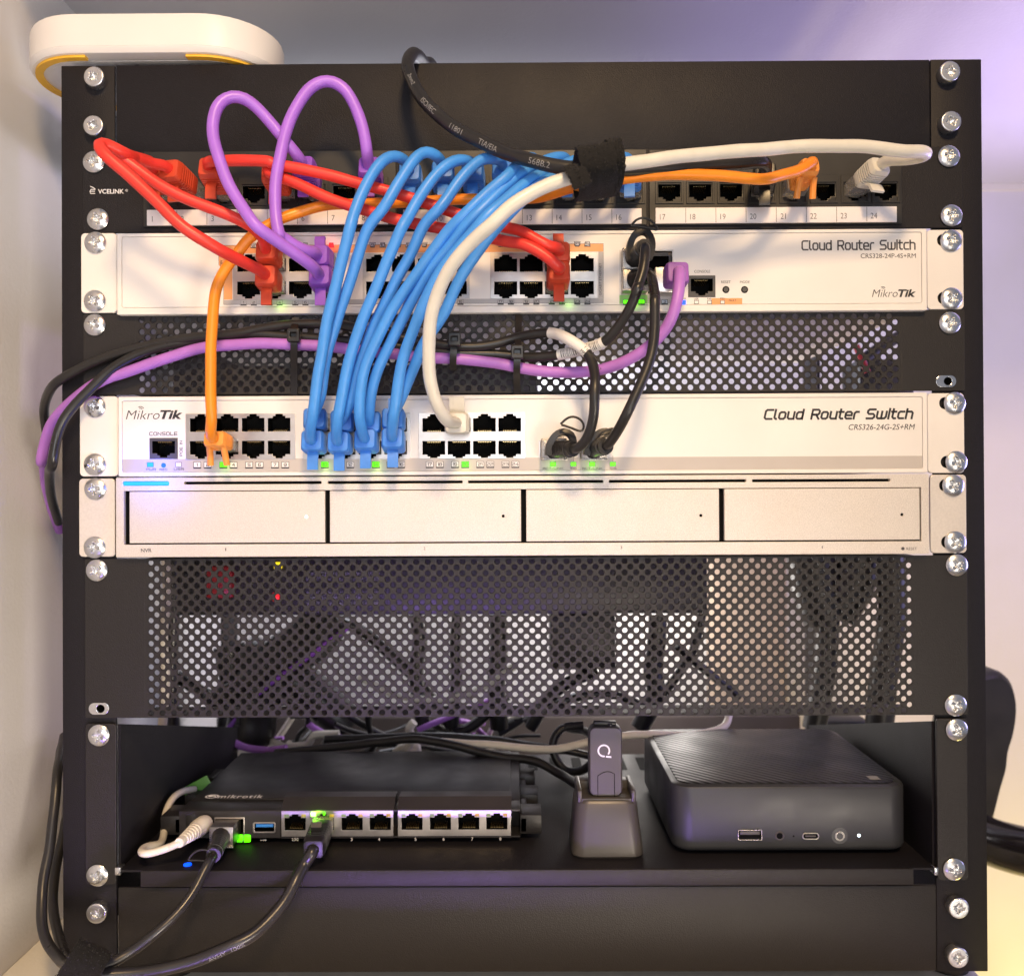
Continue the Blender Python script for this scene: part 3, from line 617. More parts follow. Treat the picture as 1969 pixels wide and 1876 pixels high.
mb = MB(); text_px(mb, 'Mikro', 242, 789, 307, 806, YO, shear=.25, bold=-.012); text_px(mb, 'Tik', 308, 788.5, 351, 805.5, YO, shear=.25, bold=.035); q = at(270, 789.5, YO); arcs(mb, q.x, q.z, .0013, q.y); build('logo', mb, 'ink', s2)
mb = MB(); stroke_px(mb, 'CONSOLE', 287, 830.5, 341.3, 837.3, YO, wt=.17); stroke_px(mb, 'POE IN', 345.4, 847, 351, 877, YO, rot=1, wt=.17)
stroke_px(mb, 'PWR', 281, 900, 300, 904.5, YO - .04); stroke_px(mb, 'RES', 307, 900.5, 322, 904.5, YO - .04); stroke_px(mb, 'USR', 334.5, 899.5, 353.5, 904, YO - .04)
stroke_px(mb, 'SFP1', 1064.5 - 0.5, 839.6, 1084, 843.2, YO); stroke_px(mb, 'SFP2', 1140, 839.6, 1159, 843.2, YO)
for X in (1063.3, 1138.9): stroke_px(mb, 'ACT/LINK', X - 19.5, 898.7, X + 19.5, 902.3, YO - .04)
for X in (1102.6, 1178.4): stroke_px(mb, '10G', X - 6.6, 898.4, X + 6.6, 902.1, YO - .04); sheet(mb, [(X - .3, 876), (X + .3, 876), (X + .3, 887.5), (X - .3, 887.5)], YO, 0, .00012)
text_px(mb, 'CRS326-24G-2S+RM', 1631.7, 815.7, 1759.3, 825.9, YO, shear=.2); build('lettering', mb, 'ink', s2)
mb = MB(); stroke_px(mb, 'Cloud Router Switch', 1467.5, 786.2, 1758.6, 806, YO, wt=.19, shear=.22, gap=.30); build('lettering', mb, 'ink', s2)
console(s2, 287.5, 842, 342, 882.3, YO, -1)
sfp_cage(s2, 1036.5, 846.5, 1091.5, 880.5, 1, 1, YO); sfp_cage(s2, 1112.3, 846.5, 1168, 880.5, 1, 1, YO)
for X in (1063.3, 1102.6, 1138.9, 1178.4): indicator(s2, X, 892.2, 11.5, 8.6, YO - .04, 'gledb', None, False, 'ink', 'status_light')
indicator(s2, 289, 893.2, 12.5, 9, YO - .04, 'bbar', None, False, 'bled', 'status_light')
p = at(314.6, 894.5, YO - .04); mb = MB(); mb.cyl((p.x, p.z), .0013, p.y - .0001, p.y + .001, 16); build('reset_button', mb, 'bled', s2)
indicator(s2, 343.3, 893, 12, 9, YO - .04, 'label', None, False, 'inkgrey', 'status_light')

# ================================================================== video recorder
nv = thing('video_recorder', 'silver rack recorder with four wide drive doors and a glowing blue bar', 'recorder', at(1004, 1070, 0))
YN = -7.0
def nl(y, x): return y - (x - 222) * .0041
nx0, nx1, nz0, nz1 = rect(222.4, 918.5, 1787.5, 1064.5, YN)
ox0, ox1, oz0, oz1 = rect(237.8, 944, 1772, 1040.3, YN)
def slot(x0, x1, y, h): 
    a = at(x0, nl(y, x0), YN); b = at(x1, nl(y, x1), YN); hh = h * .000285; return rrect(a.x, b.x, a.z - hh / 2, a.z + hh / 2, hh * .3)
slots = [slot(354, 618, 929.2, 5.2), slot(630, 889.4, 929.2, 5.2), slot(900, 1160, 929.2, 5.2), slot(1171, 1434.7, 929.2, 5.2), slot(1446.5, 1711.7, 929.2, 5.2)]
bar = rrect(*[rect(235.7, 925.5, 324.9, 933.5, YN)[i] for i in (0, 1, 2, 3)], .0009)
mb = MB(); plate(mb, rrect(nx0, nx1, nz0, nz1, .0006), slots + [bar, [(ox0, oz0), (ox1, oz0), (ox1, oz1), (ox0, oz1)]], YN * MM, .003, .0003, 0)
mb.box(nx0 + .0005, nx1 - .0005, YN * MM + .0031, -.0002, nz0 + .0005, nz1 - .0005, 0, 1)
mb.box(nx0 + .006, nx1 - .006, .0003, .22, nz0 + .001, nz1 - .001, 0, 0)
build('chassis', mb, ['silver', 'hole'], nv)
a, b, c, d = rect(236.2, 926, 324.4, 933, YN); mb = MB(); mb.box(a, b, YN * MM + .0002, YN * MM + .003, c, d, .0007); build('light_bar', mb, 'bbar', nv)
for (xa, xb, led) in ((248.5, 624.7, (588.8, 993.4)), (634, 1002, (967.5, 992)), (1011.6, 1383, (1347.8, 990.9)), (1392.6, 1768.8, (1734.7, 989.2))):
    a = at(xa, nl(945.0, xa), YN).x; b = at(xb, 990, YN).x; p = at(led[0], led[1], YN)
    mb = MB(); plate(mb, rrect(a, b, oz0 + .0008, oz1 - .0004, .0003), [circ(p.x, p.z, .0008, 14)], YN * MM + .0001, .0028, .0003, 0)
    br = build('drive_door', mb, 'silver', nv)
    mb = MB(); mb.cyl((p.x, p.z), .0008, p.y + .0006, p.y + .0025, 14); build('status_light', mb, 'wled' if xa < 300 else 'hole', br)
for xa, ya, xb, yb, sl in ((151.7, 920, 220.8, 1070, ((183, 940), (183, 1052))), (1788.5, 912.5, 1859, 1063, ((1826, 933), (1830, 1042)))):
    a, b, c, d = rect(xa, ya, xb, yb, -2.8); ear(nv, a, b, c, d, 'ear', [(at(x, y, -2.8).x, at(x, y, -2.8).z) for x, y in sl], 0)
for q in ((184, 940), (183, 1052), (1832, 933), (1836, 1042)): screw(nv, *q)
mb = MB(); text_px(mb, 'NVR', 271, 1054.4, 291.6, 1061.3, YN, bold=.012)
for t, x, y in (('1', 434, 1056), ('2', 816.3, 1054), ('3', 1194.6, 1052.4), ('4', 1581, 1051.6)): text_px(mb, t, x - (1 if t == '1' else 1.7), y - 2.8, x + (1 if t == '1' else 1.7), y + 2.8, YN)
text_px(mb, 'RESET', 1743, 1052, 1763, 1057, YN); p = at(1736, 1054.4, YN); mb.cyl((p.x, p.z), .0009, p.y - .0001, p.y + .0001, 16)
build('lettering', mb, 'inkgrey', nv)

# ================================================================== perforated vent panels
def vent(name, label, X0, Ya, X1, Yb, mx0, my0, ncol, nrow, pitch, rowp, hr, Y=-2.6):
    t = thing(name, label, 'vent panel', at((X0 + X1) / 2, Yb, 0), 'perforated vent panels')
    px0, px1, pz0, pz1 = rect(X0, Ya, X1, Yb, Y); o = at(mx0, my0, Y)       # centre of the first hole
    y0, y1 = Y * MM, Y * MM + .0011; mb = MB(); vs = []; fs = []
    hw, hh = pitch / 2, rowp / 2
    outer = [(hw, 0), (hw, hh)] + [(hw * q, hh) for q in (2/3, 1/3, 0, -1/3, -2/3)] + [(-hw, hh), (-hw, 0), (-hw, -hh)] + [(hw * q, -hh) for q in (-2/3, -1/3, 0, 1/3, 2/3)] + [(hw, -hh)]
    cir = [(math.cos(R(22.5 * i)), math.sin(R(22.5 * i))) for i in range(16)]
    left = o.x - hw; right = o.x + pitch * (ncol - 1) + hw + hw
    top = o.z + hh; bot = o.z - rowp * (nrow - 1) - hh
    for r in range(nrow):
        off = (hw if r % 2 else 0); cz = o.z - r * rowp
        for c in range(ncol):
            cx = o.x + off + c * pitch; b = len(vs)
            vs += [(cx + a, y0, cz + d) for a, d in outer] + [(cx + (hr + .00022) * a, y0, cz + (hr + .00022) * d) for a, d in cir]
            vs += [(cx + hr * a, y0 + .00025, cz + hr * d) for a, d in cir] + [(cx + hr * a, y1, cz + hr * d) for a, d in cir] + [(cx + a, y1, cz + d) for a, d in outer]
            for i in range(16):
                j = (i + 1) % 16
                for k in range(4): fs.append((b + k * 16 + i, b + k * 16 + j, b + k * 16 + 16 + j, b + k * 16 + 16 + i))
        xa, xb = (left, left + hw) if r % 2 else (right - hw, right)
        b = len(vs); vs += [(xa, y0, cz - hh), (xb, y0, cz - hh), (xb, y0, cz + hh), (xa, y0, cz + hh), (xa, y1, cz - hh), (xb, y1, cz - hh), (xb, y1, cz + hh), (xa, y1, cz + hh)]
        fs += [(b, b+1, b+2, b+3), (b+4, b+5, b+6, b+7)]
    mb.add(vs, fs); me = bpy.data.meshes.new('perforated_sheet'); base = wloc(t)
    me.from_pydata([(v[0] - base.x, v[1] - base.y, v[2] - base.z) for v in mb.v], [], mb.f); me.materials.append(M['powder2']); me.update()
    so = bpy.data.objects.new('perforated_sheet', me); COL.objects.link(so); so.parent = t
    mb = MB()
    plate(mb, rrect(px0, px1, pz0, pz1, .001), [[(left, bot), (right, bot), (right, top), (left, top)]], y0, .0011, .0002)
    mb.box(left - .002, right + .002, y1 + .0002, .018, pz1 - .0012, pz1 - .0003); mb.box(left - .002, right + .002, y1 + .0002, .018, pz0 + .0003, pz0 + .0012)
    build('panel_frame', mb, 'powder2', t)
    return t
v1 = vent('vent_panel', 'slim black perforated panel between the two white switches', 160, 604.5, 1856, 751, 272, 615.5, 65, 13, .00638, .00319, .00158)
for q in ((183, 625), (1826, 621)): screw(v1, *q)
cagenut(v1, 1819, 733)
v2 = vent('vent_panel', 'tall black perforated panel under the silver recorder', 163, 1074.5, 1862, 1374, 289.5, 1092.8 - 11, 66, 27, .00631, .003155, .00150)
for q in ((187, 1096), (1839, 1086), (1837, 1355)): screw(v2, *q)
cagenut(v2, 190, 1362)

# ================================================================== shelf
sh = thing('rack_shelf', 'black steel shelf in the bottom of the rack carrying the small devices', 'shelf', at(1010, 1680, 0))
fl = at(262, 1674.5, -3); fr = at(1754, 1667.5, -3); ZF = (fl.z + fr.z) / 2; xa, xb = at(224, 1500, 0).x, at(1800, 1500, 0).x
mb = MB(); mb.box(xa + .002, xb - .002, -.002, .215, ZF - .0014, ZF, .0003)
for i in range(26):
    xx = xa + .03 + i * .0165; mb.box(xx, xx + .007, .175, .205, ZF + .0001, ZF + .0003, 0, 1)
build('shelf_tray', mb, ['powder', 'hole'], sh)
mb = MB(); lx0, lx1 = at(270, 1690, -3).x, at(1757, 1690, -3).x; mb.box(lx0, lx1, -.0035, -.0018, at(1000, 1703, -3).z, ZF, .0008); build('front_lip', mb, 'powder2', sh)
ztop = at(210, 1392, -2.5).z
for xx, s_ in ((xa, 1), (xb, -1)):
    mb = MB(); mb.prism([(0.002, ZF - .001), (.212, ZF - .001), (.212, -.182), (.002, ztop - .001)], 0, .0015)
    mb.v = [(xx + s_ * v[1], v[0], v[2]) for v in mb.v]; build('side_wall', mb, 'powder', sh)
for X0, Ya, X1, Yb, hs in ((164, 1391, 223.4, 1700, ((191, 1413), (188, 1682))), (1801, 1381, 1862, 1692, ((1839, 1402), (1834, 1670)))):
    a, b, c, d = rect(X0, Ya, X1, Yb, -2.6); mb = MB(); plate(mb, rrect(a, b, c, d, .002), [], -.0026, .0018, .0003); build('mounting_ear', mb, 'powder2', sh)
    for q in hs: screw(sh, *q)
for X0, X1 in ((222, 233), (1795, 1803)):
    a, b, c, d = rect(X0, 1666, X1, 1681, -2); mb = MB(); mb.box(a, b, -.0030, .003, c, d, .0004); build('bracket_tab', mb, 'steel', sh)

# ================================================================== router on the shelf
YR = 34.0
def onshelf(px, Y): return at(px, 1500, Y).x
def zpx(py, Y, px=700): return at(px, py, Y).z
rt = thing('router', 'flat black router with eight sockets and side fins, left on the shelf', 'router', (onshelf(680, YR), YR * MM, ZF))
rx0, rx1 = onshelf(344, YR), onshelf(1000, YR); zb_ = ZF + .0030; zr = zpx(1558, YR, 450)
yr = YR * MM
mb = MB(); mb.box(rx0, rx1, yr + .017, yr + .120, zb_, zr, .0012); mb.box(rx0, rx1, yr + .001, yr + .0169, zr - .0015, zr, .0004); mb.box(rx0, rx1, yr + .001, yr + .0169, zb_, zb_ + .001, .0003)
mb.box(rx0 + .018, rx1 - .006, yr + .018, yr + .118, zr - .0004, zr + .0012, .0008)
build('body', mb, 'plastic', rt)
for sx, s_ in ((rx0, -1), (rx1, 1)):
    for k in range(3):
        a, b = (sx, sx + s_ * (.0125 - .0012 * k)); mb = MB(); yy = yr + .004 + k * .036
        mb.box(min(a, b), max(a, b), yy, yy + .020, zb_ + .001, zr - .0045, .0004); mb.box(min(a, b), max(a, b), yy + .022, yy + .034, zb_ + .001, zr - .0095, .0004); build('cooling_fin', mb, 'plastic', rt)
    a, b = sx, sx + s_ * .004; mb = MB(); mb.box(min(a, b), max(a, b), yr + .004, yr + .12, zb_ + .002, zr - .006, .0005); build('fin_root', mb, 'plastic', rt)
for fx in (rx0 + .01, rx1 - .01):
    mb = MB(); mb.box(fx - .006, fx + .006, yr + .01, yr + .1, ZF, zb_, .0004); build('rubber_foot', mb, 'keystone', rt)
for bx0, bx1, cols in ((540, 757, [567.5, 622, 677, 731]), (764, 983, [792, 846.5, 901, 955])):
    a, b = onshelf(bx0, YR - 1), onshelf(bx1, YR - 1); zt1 = zpx(1538, YR, 700); zbk = zpx(1606.5, YR - 1, 760)
    mb = MB(); zlo, zhi = zbk + .0002, zpx(1558, YR - 1, 760); mb.prism([(yr - .0006, zb_ + .0006), (yr - .0006, zlo), (yr + .0145, zlo), (yr + .0145, zhi), (yr - .0006, zhi), (yr - .0006, zpx(1556.5, YR - 1, 700)), (yr + .0065, zt1), (yr + .016, zt1), (yr + .016, zb_ + .0006)], a, b)
    mb.v = [(v[1], v[0], v[2]) for v in mb.v]; hd = build('port_hood', mb, 'router', rt)
    hs = []; pos = []; w, h = .0123, .0072
    for cx in cols:
        p = Vector((onshelf(cx, YR - 1), yr - .0012, zpx(1583.5 - (cx - 567) * .0045, YR - 1, cx))); pos.append(p); hs.append([(p.x + u, p.z + v) for u, v in port_outline(w, h, 1)])
    mb = MB(); plate(mb, [(a + .0003, zbk), (b - .0003, zbk), (b - .0003, zpx(1557.5, YR - 1, 760)), (a + .0003, zpx(1557.5, YR - 1, 760))], hs, yr - .0014, .0007, .0001)
    for p in pos:
        mb.box(p.x - .0062, p.x - .0036, yr - .0016, yr - .001, p.z + .0040, p.z + .0058, .0002, 1); mb.box(p.x + .0036, p.x + .0062, yr - .0016, yr - .001, p.z + .0040, p.z + .0058, .0002, 2)
    build('port_block', mb, ['tin', 'ledgy', 'ledyw'], rt)
    for p in pos: port_part(rt, p, w, h, 1, 'brass', .0095, 'r')
cg = rect(*P('S6', 868, 935), *P('S6', 1135, 1150), YR); ub = rect(486, 1580, 530, 1601, YR); bx = onshelf(539, YR)
mb = MB(); plate(mb, [(rx0, zb_ + .0004), (bx, zb_ + .0004), (bx, zr - .0004), (rx0, zr - .0004)], [[(q[0] + .0004, q[2] + .0004), (q[1] - .0004, q[2] + .0004), (q[1] - .0004, q[3] - .0004), (q[0] + .0004, q[3] - .0004)] for q in (cg, ub)], yr + .0002, .0025, .0002); build('front_panel', mb, 'router', rt)
x0, x1, z0, z1 = ub; mb = MB()
plate(mb, rrect(x0, x1, z0, z1, .0012), [rrect(x0 + .0009, x1 - .0009, z0 + .0009, z1 - .0009, .0006)], yr - .0002, .001, .0002, 0); mb.box(x0 + .0005, x1 - .0005, yr + .006, yr + .0065, z0 + .0005, z1 - .0005, 0, 1)
mb.box(x0 + .0016, x1 - .0016, yr + .0006, yr + .006, (z0 + z1) / 2, z1 - .0013, .0002, 2); build('usb_socket', mb, ['tin', 'hole', 'usbblue'], rt)
mb = MB()
def t6(s_, xa, ya, xb, yb, Y, **k): A = P('S6', xa, ya); B = P('S6', xb, yb); text_px(mb, s_, *A, *B, Y, **k)
t6('USB', 1270, 1115, 1325, 1140, YR + 1, bold=.01); t6('2.5G', 1548, 1115, 1605, 1140, YR - .6, bold=.01)
for t, x in (('3', 676), ('4', 729), ('5', 799), ('6', 853), ('7', 908), ('8', 962)): text_px(mb, t, x - 2, 1610.2 - (x - 676) * .004, x + 2, 1616 - (x - 676) * .004, YR - .6, bold=.01)
build('lettering', mb, 'inkwhite', rt)
mb = MB(); vs, fs = text_geo('mikrotik', bold=.01, space=1.15)   # lettering printed on the lid, read from the front
ax, bx = min(v.x for v in vs), max(v.x for v in vs); tx0, tx1 = at(*P('S6', 925, 815), YR + 25).x, at(*P('S6', 1312, 815), YR + 25).x
def lidz(v): return (tx0 + (v.x - ax) / (bx - ax) * (tx1 - tx0), yr + .0185 + v.y * .0085, zr + .00125 + .00004 * (v.z > 0))
mb.merge(vs, fs, lidz)
cxl = at(*P('S6', 866, 812), YR + 25).x
mb.loft([[(cxl + .0042 * math.cos(R(a)) * k, yr + .0215 + .0036 * math.sin(R(a)) * k, zr + .0013) for a in range(0, 360, 20)] for k in (1, .72)], 0, False)
mb.tube([(cxl - .0022, yr + .0215, zr + .0013), (cxl, yr + .0225, zr + .0013), (cxl + .0022, yr + .0215, zr + .0013)], .0005, 6)
build('logo', mb, 'inkwhite', rt)
x0, x1, z0, z1 = rect(*P('S6', 868, 935), *P('S6', 1135, 1150), YR); mb = MB(); plate(mb, rrect(x0, x1, z0, z1, .0004), [rrect(x0 + .0008, x1 - .0008, z0 + .001, z1 - .001, .0003)], yr - .0003, .001, .0002, 0); mb.box(x0 + .0008, x1 - .0008, yr + .008, yr + .0085, z0 + .001, z1 - .001, 0, 1); build('transceiver_cage', mb, ['tin', 'hole'], rt)
for X in (1090, 1152):
    p = at(*P('S6', X, 1122), YR - .4); mb = MB(); mb.box(p.x - .0022, p.x + .0022, p.y, p.y + .001, p.z - .0022, p.z + .0022, .0008); build('status_light', mb, 'gledb', rt)
p = at(*P('S6', 1735, 912), YR - 2.2); mb = MB(); mb.box(p.x - .0014, p.x + .0014, p.y, p.y + .0015, p.z - .0012, p.z + .0012, .0004); build('link_light', mb, mat('led_green_strong', (.2, .7, .05), .4, emit=(.35, 1, .1), es=9, rvar=0), rt)
p = at(*P('S6', 1828, 906), YR - 2.2); mb = MB(); mb.box(p.x - .0006, p.x + .0006, p.y, p.y + .0015, p.z - .0009, p.z + .0009, .0003); build('link_light', mb, 'gledb', rt)
x0, x1, z0, z1 = rect(*P('S6', 618, 910), *P('S6', 706, 1100), YR); mb = MB(); mb.box(x0, x1, yr, yr + .002, z0, z1, .0004, 0); mb.box(x0 + .004, x0 + .006, yr - .0004, yr + .001, z0 + .006, z1 - .003, .0002, 1); build('power_terminal', mb, ['keystone', 'darkgrey'], rt)
p = at(*P('S6', 780, 1000), YR); mb = MB(); mb.cyl((p.x, p.z), .0055, p.y, p.y + .003, 20); build('power_jack', mb, 'hole', rt)

# ================================================================== mini computer
YM = 14.0; ym = YM * MM
mc = thing('mini_computer', 'dark grey mini computer with sockets on its front, right on the shelf', 'computer', (onshelf(1510, YM), ym, ZF))
mx0, mx1 = onshelf(1288, 25), onshelf(1734, 25); mz1 = at(1520, 1511, YM).z; mz0 = ZF + .0025
def rr3(x0, x1, y0, y1, z, r): return [(x, y, z) for x, y in rrect(x0, x1, y0, y1, r, 6)]
mb = MB(); rings = []
for z, i in ((mz0, .0025), (mz0 + .0012, .0008), (mz0 + .003, 0), (mz1 - .0022, 0), (mz1 - .0006, .0007), (mz1, .002)): rings.append(rr3(mx0 + i, mx1 - i, ym + i, ym + .126 - i, z, .0110 - i))
mb.loft(rings); build('case', mb, 'slate', mc)
def lidmat():
    m = mat('woven_lid', (.013, .014, .017), .42, .1, 0); nt = m.node_tree; b = nt.nodes['Principled BSDF']
    tc = nt.nodes.new('ShaderNodeTexCoord'); w1 = nt.nodes.new('ShaderNodeTexWave'); w1.bands_direction = 'DIAGONAL'; w1.inputs['Scale'].default_value = 105; nt.links.new(tc.outputs['Object'], w1.inputs['Vector'])
    bp = nt.nodes.new('ShaderNodeBump'); bp.inputs['Strength'].default_value = .7; bp.inputs['Distance'].default_value = .0006
    nt.links.new(w1.outputs['Fac'], bp.inputs['Height']); nt.links.new(bp.outputs[0], b.inputs['Normal']); return m
mb = MB(); mb.loft([rr3(mx0 + .004, mx1 - .004, ym + .004, ym + .122, mz1 + .00005, .010), rr3(mx0 + .004, mx1 - .004, ym + .004, ym + .122, mz1 + .0005, .010), rr3(mx0 + .005, mx1 - .005, ym + .005, ym + .121, mz1 + .0008, .009)]); build('lid', mb, lidmat(), mc)
p0 = mx1 - .022; mb = MB(); mb.box(p0 + .003, p0 + .009, ym + .0085, ym + .0150, mz1 + .0009, mz1 + .00105); build('lid_sticker', mb, 'inkdim', mc)
for fx in (mx0 + .015, mx1 - .015):
    for fy in (.018, .108): mb = MB(); mb.box(fx - .006, fx + .006, ym + fy - .006, ym + fy + .006, ZF, mz0, .0005); build('rubber_foot', mb, 'keystone', mc)
def mp(tile, x, y): return at(*P(tile, x, y), YM)
a = mp('t23', 1408, 960); b = mp('t23', 1560, 1027); mb = MB(); plate(mb, rrect(a.x, b.x, b.z, a.z, .0006), [rrect(a.x + .0006, b.x - .0006, b.z + .0006, a.z - .0006, .0003)], ym - .0007, .001, .0002, 0); mb.box(a.x + .0006, b.x - .0006, ym - .0002, ym + .0001, b.z + .0008, a.z - .0008, 0, 1); mb.box(a.x + .0014, b.x - .0014, ym - .0004, ym - .0001, (a.z + b.z) / 2 + .0001, a.z - .001, .0001, 2)
build('usb_socket', mb, ['shell', 'hole', 'darkgrey'], mc)
p = mp('t33', 72, 1000); mb = MB(); mb.loft([[(p.x + r * math.cos(R(a)), y, p.z + r * math.sin(R(a))) for a in range(0, 360, 15)] for r, y in ((.0027, ym - .0002), (.0022, ym - .0004), (.0018, ym - .0003), (.0017, ym + .001))], 0, True); mb.cyl((p.x, p.z), .00172, ym - .00042, ym - .0003, 20, 1); build('audio_jack', mb, ['dongle', 'hole'], mc)
p = mp('t33', 160, 1002); mb = MB(); mb.cyl((p.x, p.z), .0005, ym - .0001, ym + .001, 12); build('microphone_hole', mb, 'hole', mc)
a = mp('t33', 212, 980); b = mp('t33', 318, 1022); mb = MB(); plate(mb, rrect(a.x, b.x, b.z, a.z, .0018), [rrect(a.x + .0006, b.x - .0006, b.z + .0006, a.z - .0006, .0012)], ym - .0007, .001, .0002, 0); mb.box(a.x + .0006, b.x - .0006, ym - .0002, ym + .0001, b.z + .0006, a.z - .0006, 0, 1); mb.box(a.x + .0018, b.x - .0018, ym - .0004, ym - .0001, (a.z + b.z) / 2 - .0004, (a.z + b.z) / 2 + .0004, .0001, 2); build('charging_socket', mb, ['shell', 'hole', 'darkgrey'], mc)
p = mp('t33', 447, 1001); mb = MB(); mb.cyl((p.x, p.z), .0045, ym - .00015, ym + .001, 28, 0); mb.loft([[(p.x + r * math.cos(R(a)), y, p.z + r * math.sin(R(a))) for a in range(0, 360, 15)] for r, y in ((.0028, ym - .0002), (.0026, ym - .0006), (.0019, ym - .0006), (.0018, ym - .0002))], 1, True); mb.cyl((p.x, p.z), .0018, ym - .0004, ym - .0003, 20, 0); build('power_button', mb, ['slate', 'shell'], mc)
p = mp('t33', 567, 998); mb = MB(); mb.cyl((p.x, p.z), .0009, ym - .0001, ym + .001, 12); build('status_light', mb, 'wled', mc)

# ================================================================== dongle and dock
YD = 10.0; yd = YD * MM
dk = thing('usb_dock', 'black tapered dock holding the upright stick, between router and mini computer', 'dock', (onshelf(1169, YD), yd, ZF))
bx0, bx1 = onshelf(1099, YD), onshelf(1240, YD); tz = at(1169, 1541, YD + 4).z; tx0, tx1 = onshelf(1108, YD + 4), onshelf(1226, YD + 4)
mb = MB(); rings = []
for f in (0, .04, .3, .6, .95, 1.0):
    x0 = bx0 + (tx0 - bx0) * f; x1 = bx1 + (tx1 - bx1) * f; i = .001 if f in (0, 1.0) else 0
    rings.append(rr3(x0 + i, x1 - i, yd + .004 * f + i, yd + .038 - .004 * f - i, ZF + .0002 + (tz - ZF) * f, .007))
mb.loft(rings); build('base', mb, 'dongle', dk)
mb = MB()
for xx in (tx0 + .0008, tx1 - .0034): mb.box(xx, xx + .0026, yd + .005, yd + .033, tz - .001, tz + .0062, .0009)
mb.box(tx0 + .003, tx1 - .003, yd + .024, yd + .032, tz - .001, tz + .0055, .0008); mb.box(tx0 + .003, tx1 - .003, yd + .006, yd + .025, tz - .001, tz + .0012, .0005)
build('cradle', mb, 'dongle', dk)
YG = 19.0; gx0, gx1 = onshelf(1133, YG), onshelf(1197, YG); gz0 = tz + .0012; gz1 = at(1165, 1397, YG).z; yg = YG * MM
dg = thing('usb_stick', 'dark grey radio stick with a white ring emblem, upright in the dock', 'stick', ((gx0 + gx1) / 2, yg, gz0))
mb = MB(); rings = [[(x, y, z) for x, z in rrect(gx0 + i, gx1 - i, gz0 + i, gz1 - i, .004 - i, 6)] for y, i in ((yg, .0008), (yg + .0006, .0002), (yg + .0012, 0), (yg + .0088, 0), (yg + .0096, .0006))]
mb.loft(rings); build('case', mb, 'dongle', dg)
mb = MB(); mb.box(gx0 + .003, gx1 - .003, yg + .003, yg + .007, gz1 - .0004, gz1 + .0022, .0008); mb.tube([((gx0 + gx1) / 2 + .003, yg + .0025, gz1 - .0005), ((gx0 + gx1) / 2 + .003, yg + .0025, gz1 + .001)], .0012, 12); build('lanyard_lug', mb, 'plastic', dg)
mb = MB(); c = at(*P('t23', 573, 470), YG); mb.loft([[(c.x + r * math.cos(R(a)), yg - .00008, c.z + r * math.sin(R(a))) for a in range(-40, 290, 11)] for r in (.0036, .0027)], 0, False)
mb.f = [f for f in mb.f if not (0 in f and 29 in f)]; mb.m = mb.m[:len(mb.f)]
mb.ribbon([(c.x + .0012, yg - .00008, c.z - .0033), (c.x + .0042, yg - .00008, c.z - .0036)], (0, 1, 0), .0001, .0009); build('emblem', mb, 'inkwhite', dg)
mb = MB(); a = at(*P('t23', 535, 600), YG); b = at(*P('t23', 640, 755), YG); pts = [(a.x, b.z), (a.x, a.z - .003)] + [(a.x + (b.x - a.x) * k / 6, a.z - .003 + .003 * math.sin(math.pi * k / 6 * .75 + .2)) for k in range(7)] + [(b.x, b.z)]
mb.tube([(x, yg - .0000, z) for x, z in pts], .00022, 6); build('finger_groove', mb, 'hole', dg)

# ================================================================== hub on top of the rack
hz0 = at(300, 100, -7).z; hz1 = at(300, 22, -7).z; hr_ = .038; hy = -.007 + hr_; hx0, hx1 = at(73, 60, 31).x, at(543, 60, 31).x
hub = thing('wireless_hub', 'white oval hub with yellow rubber feet, on the rack top in the corner', 'hub', ((hx0 + hx1) / 2, hy, zt))
def stad(x0, x1, yc, r, z, i, n=20):
    r2 = r - i; out = []
    for cx, a0 in ((x1 - r, -90), (x0 + r, 90)):
        for k in range(n + 1): t = R(a0 + 180 * k / n); out.append((cx + r2 * math.cos(t), yc + r2 * math.sin(t), z))
    return out
mb = MB(); mb.loft([stad(hx0, hx1, hy, hr_, z, i) for z, i in ((hz0 + .0004, .011), (hz0, .0035), (hz0 + .0004, .0015), (hz0 + .002, .0004), (hz0 + .0032, .0), (hz0 + .0034, .0003), (hz0 + .0038, .0), (hz1 - .003, 0), (hz1 - .0008, .0008), (hz1, .003))]); build('body', mb, 'hubwhite', hub)
for sgn, cx in ((-1, hx0 + hr_), (1, hx1 - hr_)):
    pts = [(cx - sgn * .006, hy - hr_ + .0050, hz0 - .0001)] + [(cx + sgn * (hr_ - .0050) * math.cos(R(a)), hy + (hr_ - .0050) * math.sin(R(a)), hz0 - .0001) for a in range(-90, 91, 9)] + [(cx - sgn * .006, hy + hr_ - .0050, hz0 - .0001)]
    mb = MB(); mb.ribbon(pts, lambda i: Vector((0, 0, 1)), .0024, .0042); build('rubber_foot', mb, 'rubber', hub)
mb = MB(); vs, fs = text_geo('Connectivity kit', bold=.01); ax, bx = min(v.x for v in vs), max(v.x for v in vs); q0, q1 = at(240, 122, -2).x, at(370, 122, -2).x
mb.merge(vs, fs, lambda v: (q0 + (v.x - ax) / (bx - ax) * (q1 - q0), .012 - v.y * .0055, hz0 + .00045 - .0003 - .00003 * (v.z > 0))); build('lettering', mb, 'ink', hub)
mb = MB(); mb.loft([stad(hx0 + .011, hx1 - .011, hy, hr_ - .011, z, 0) for z in (hz0 + .0002, hz0 + .0006)]); build('underside_plate', mb, 'hubwhite', hub)

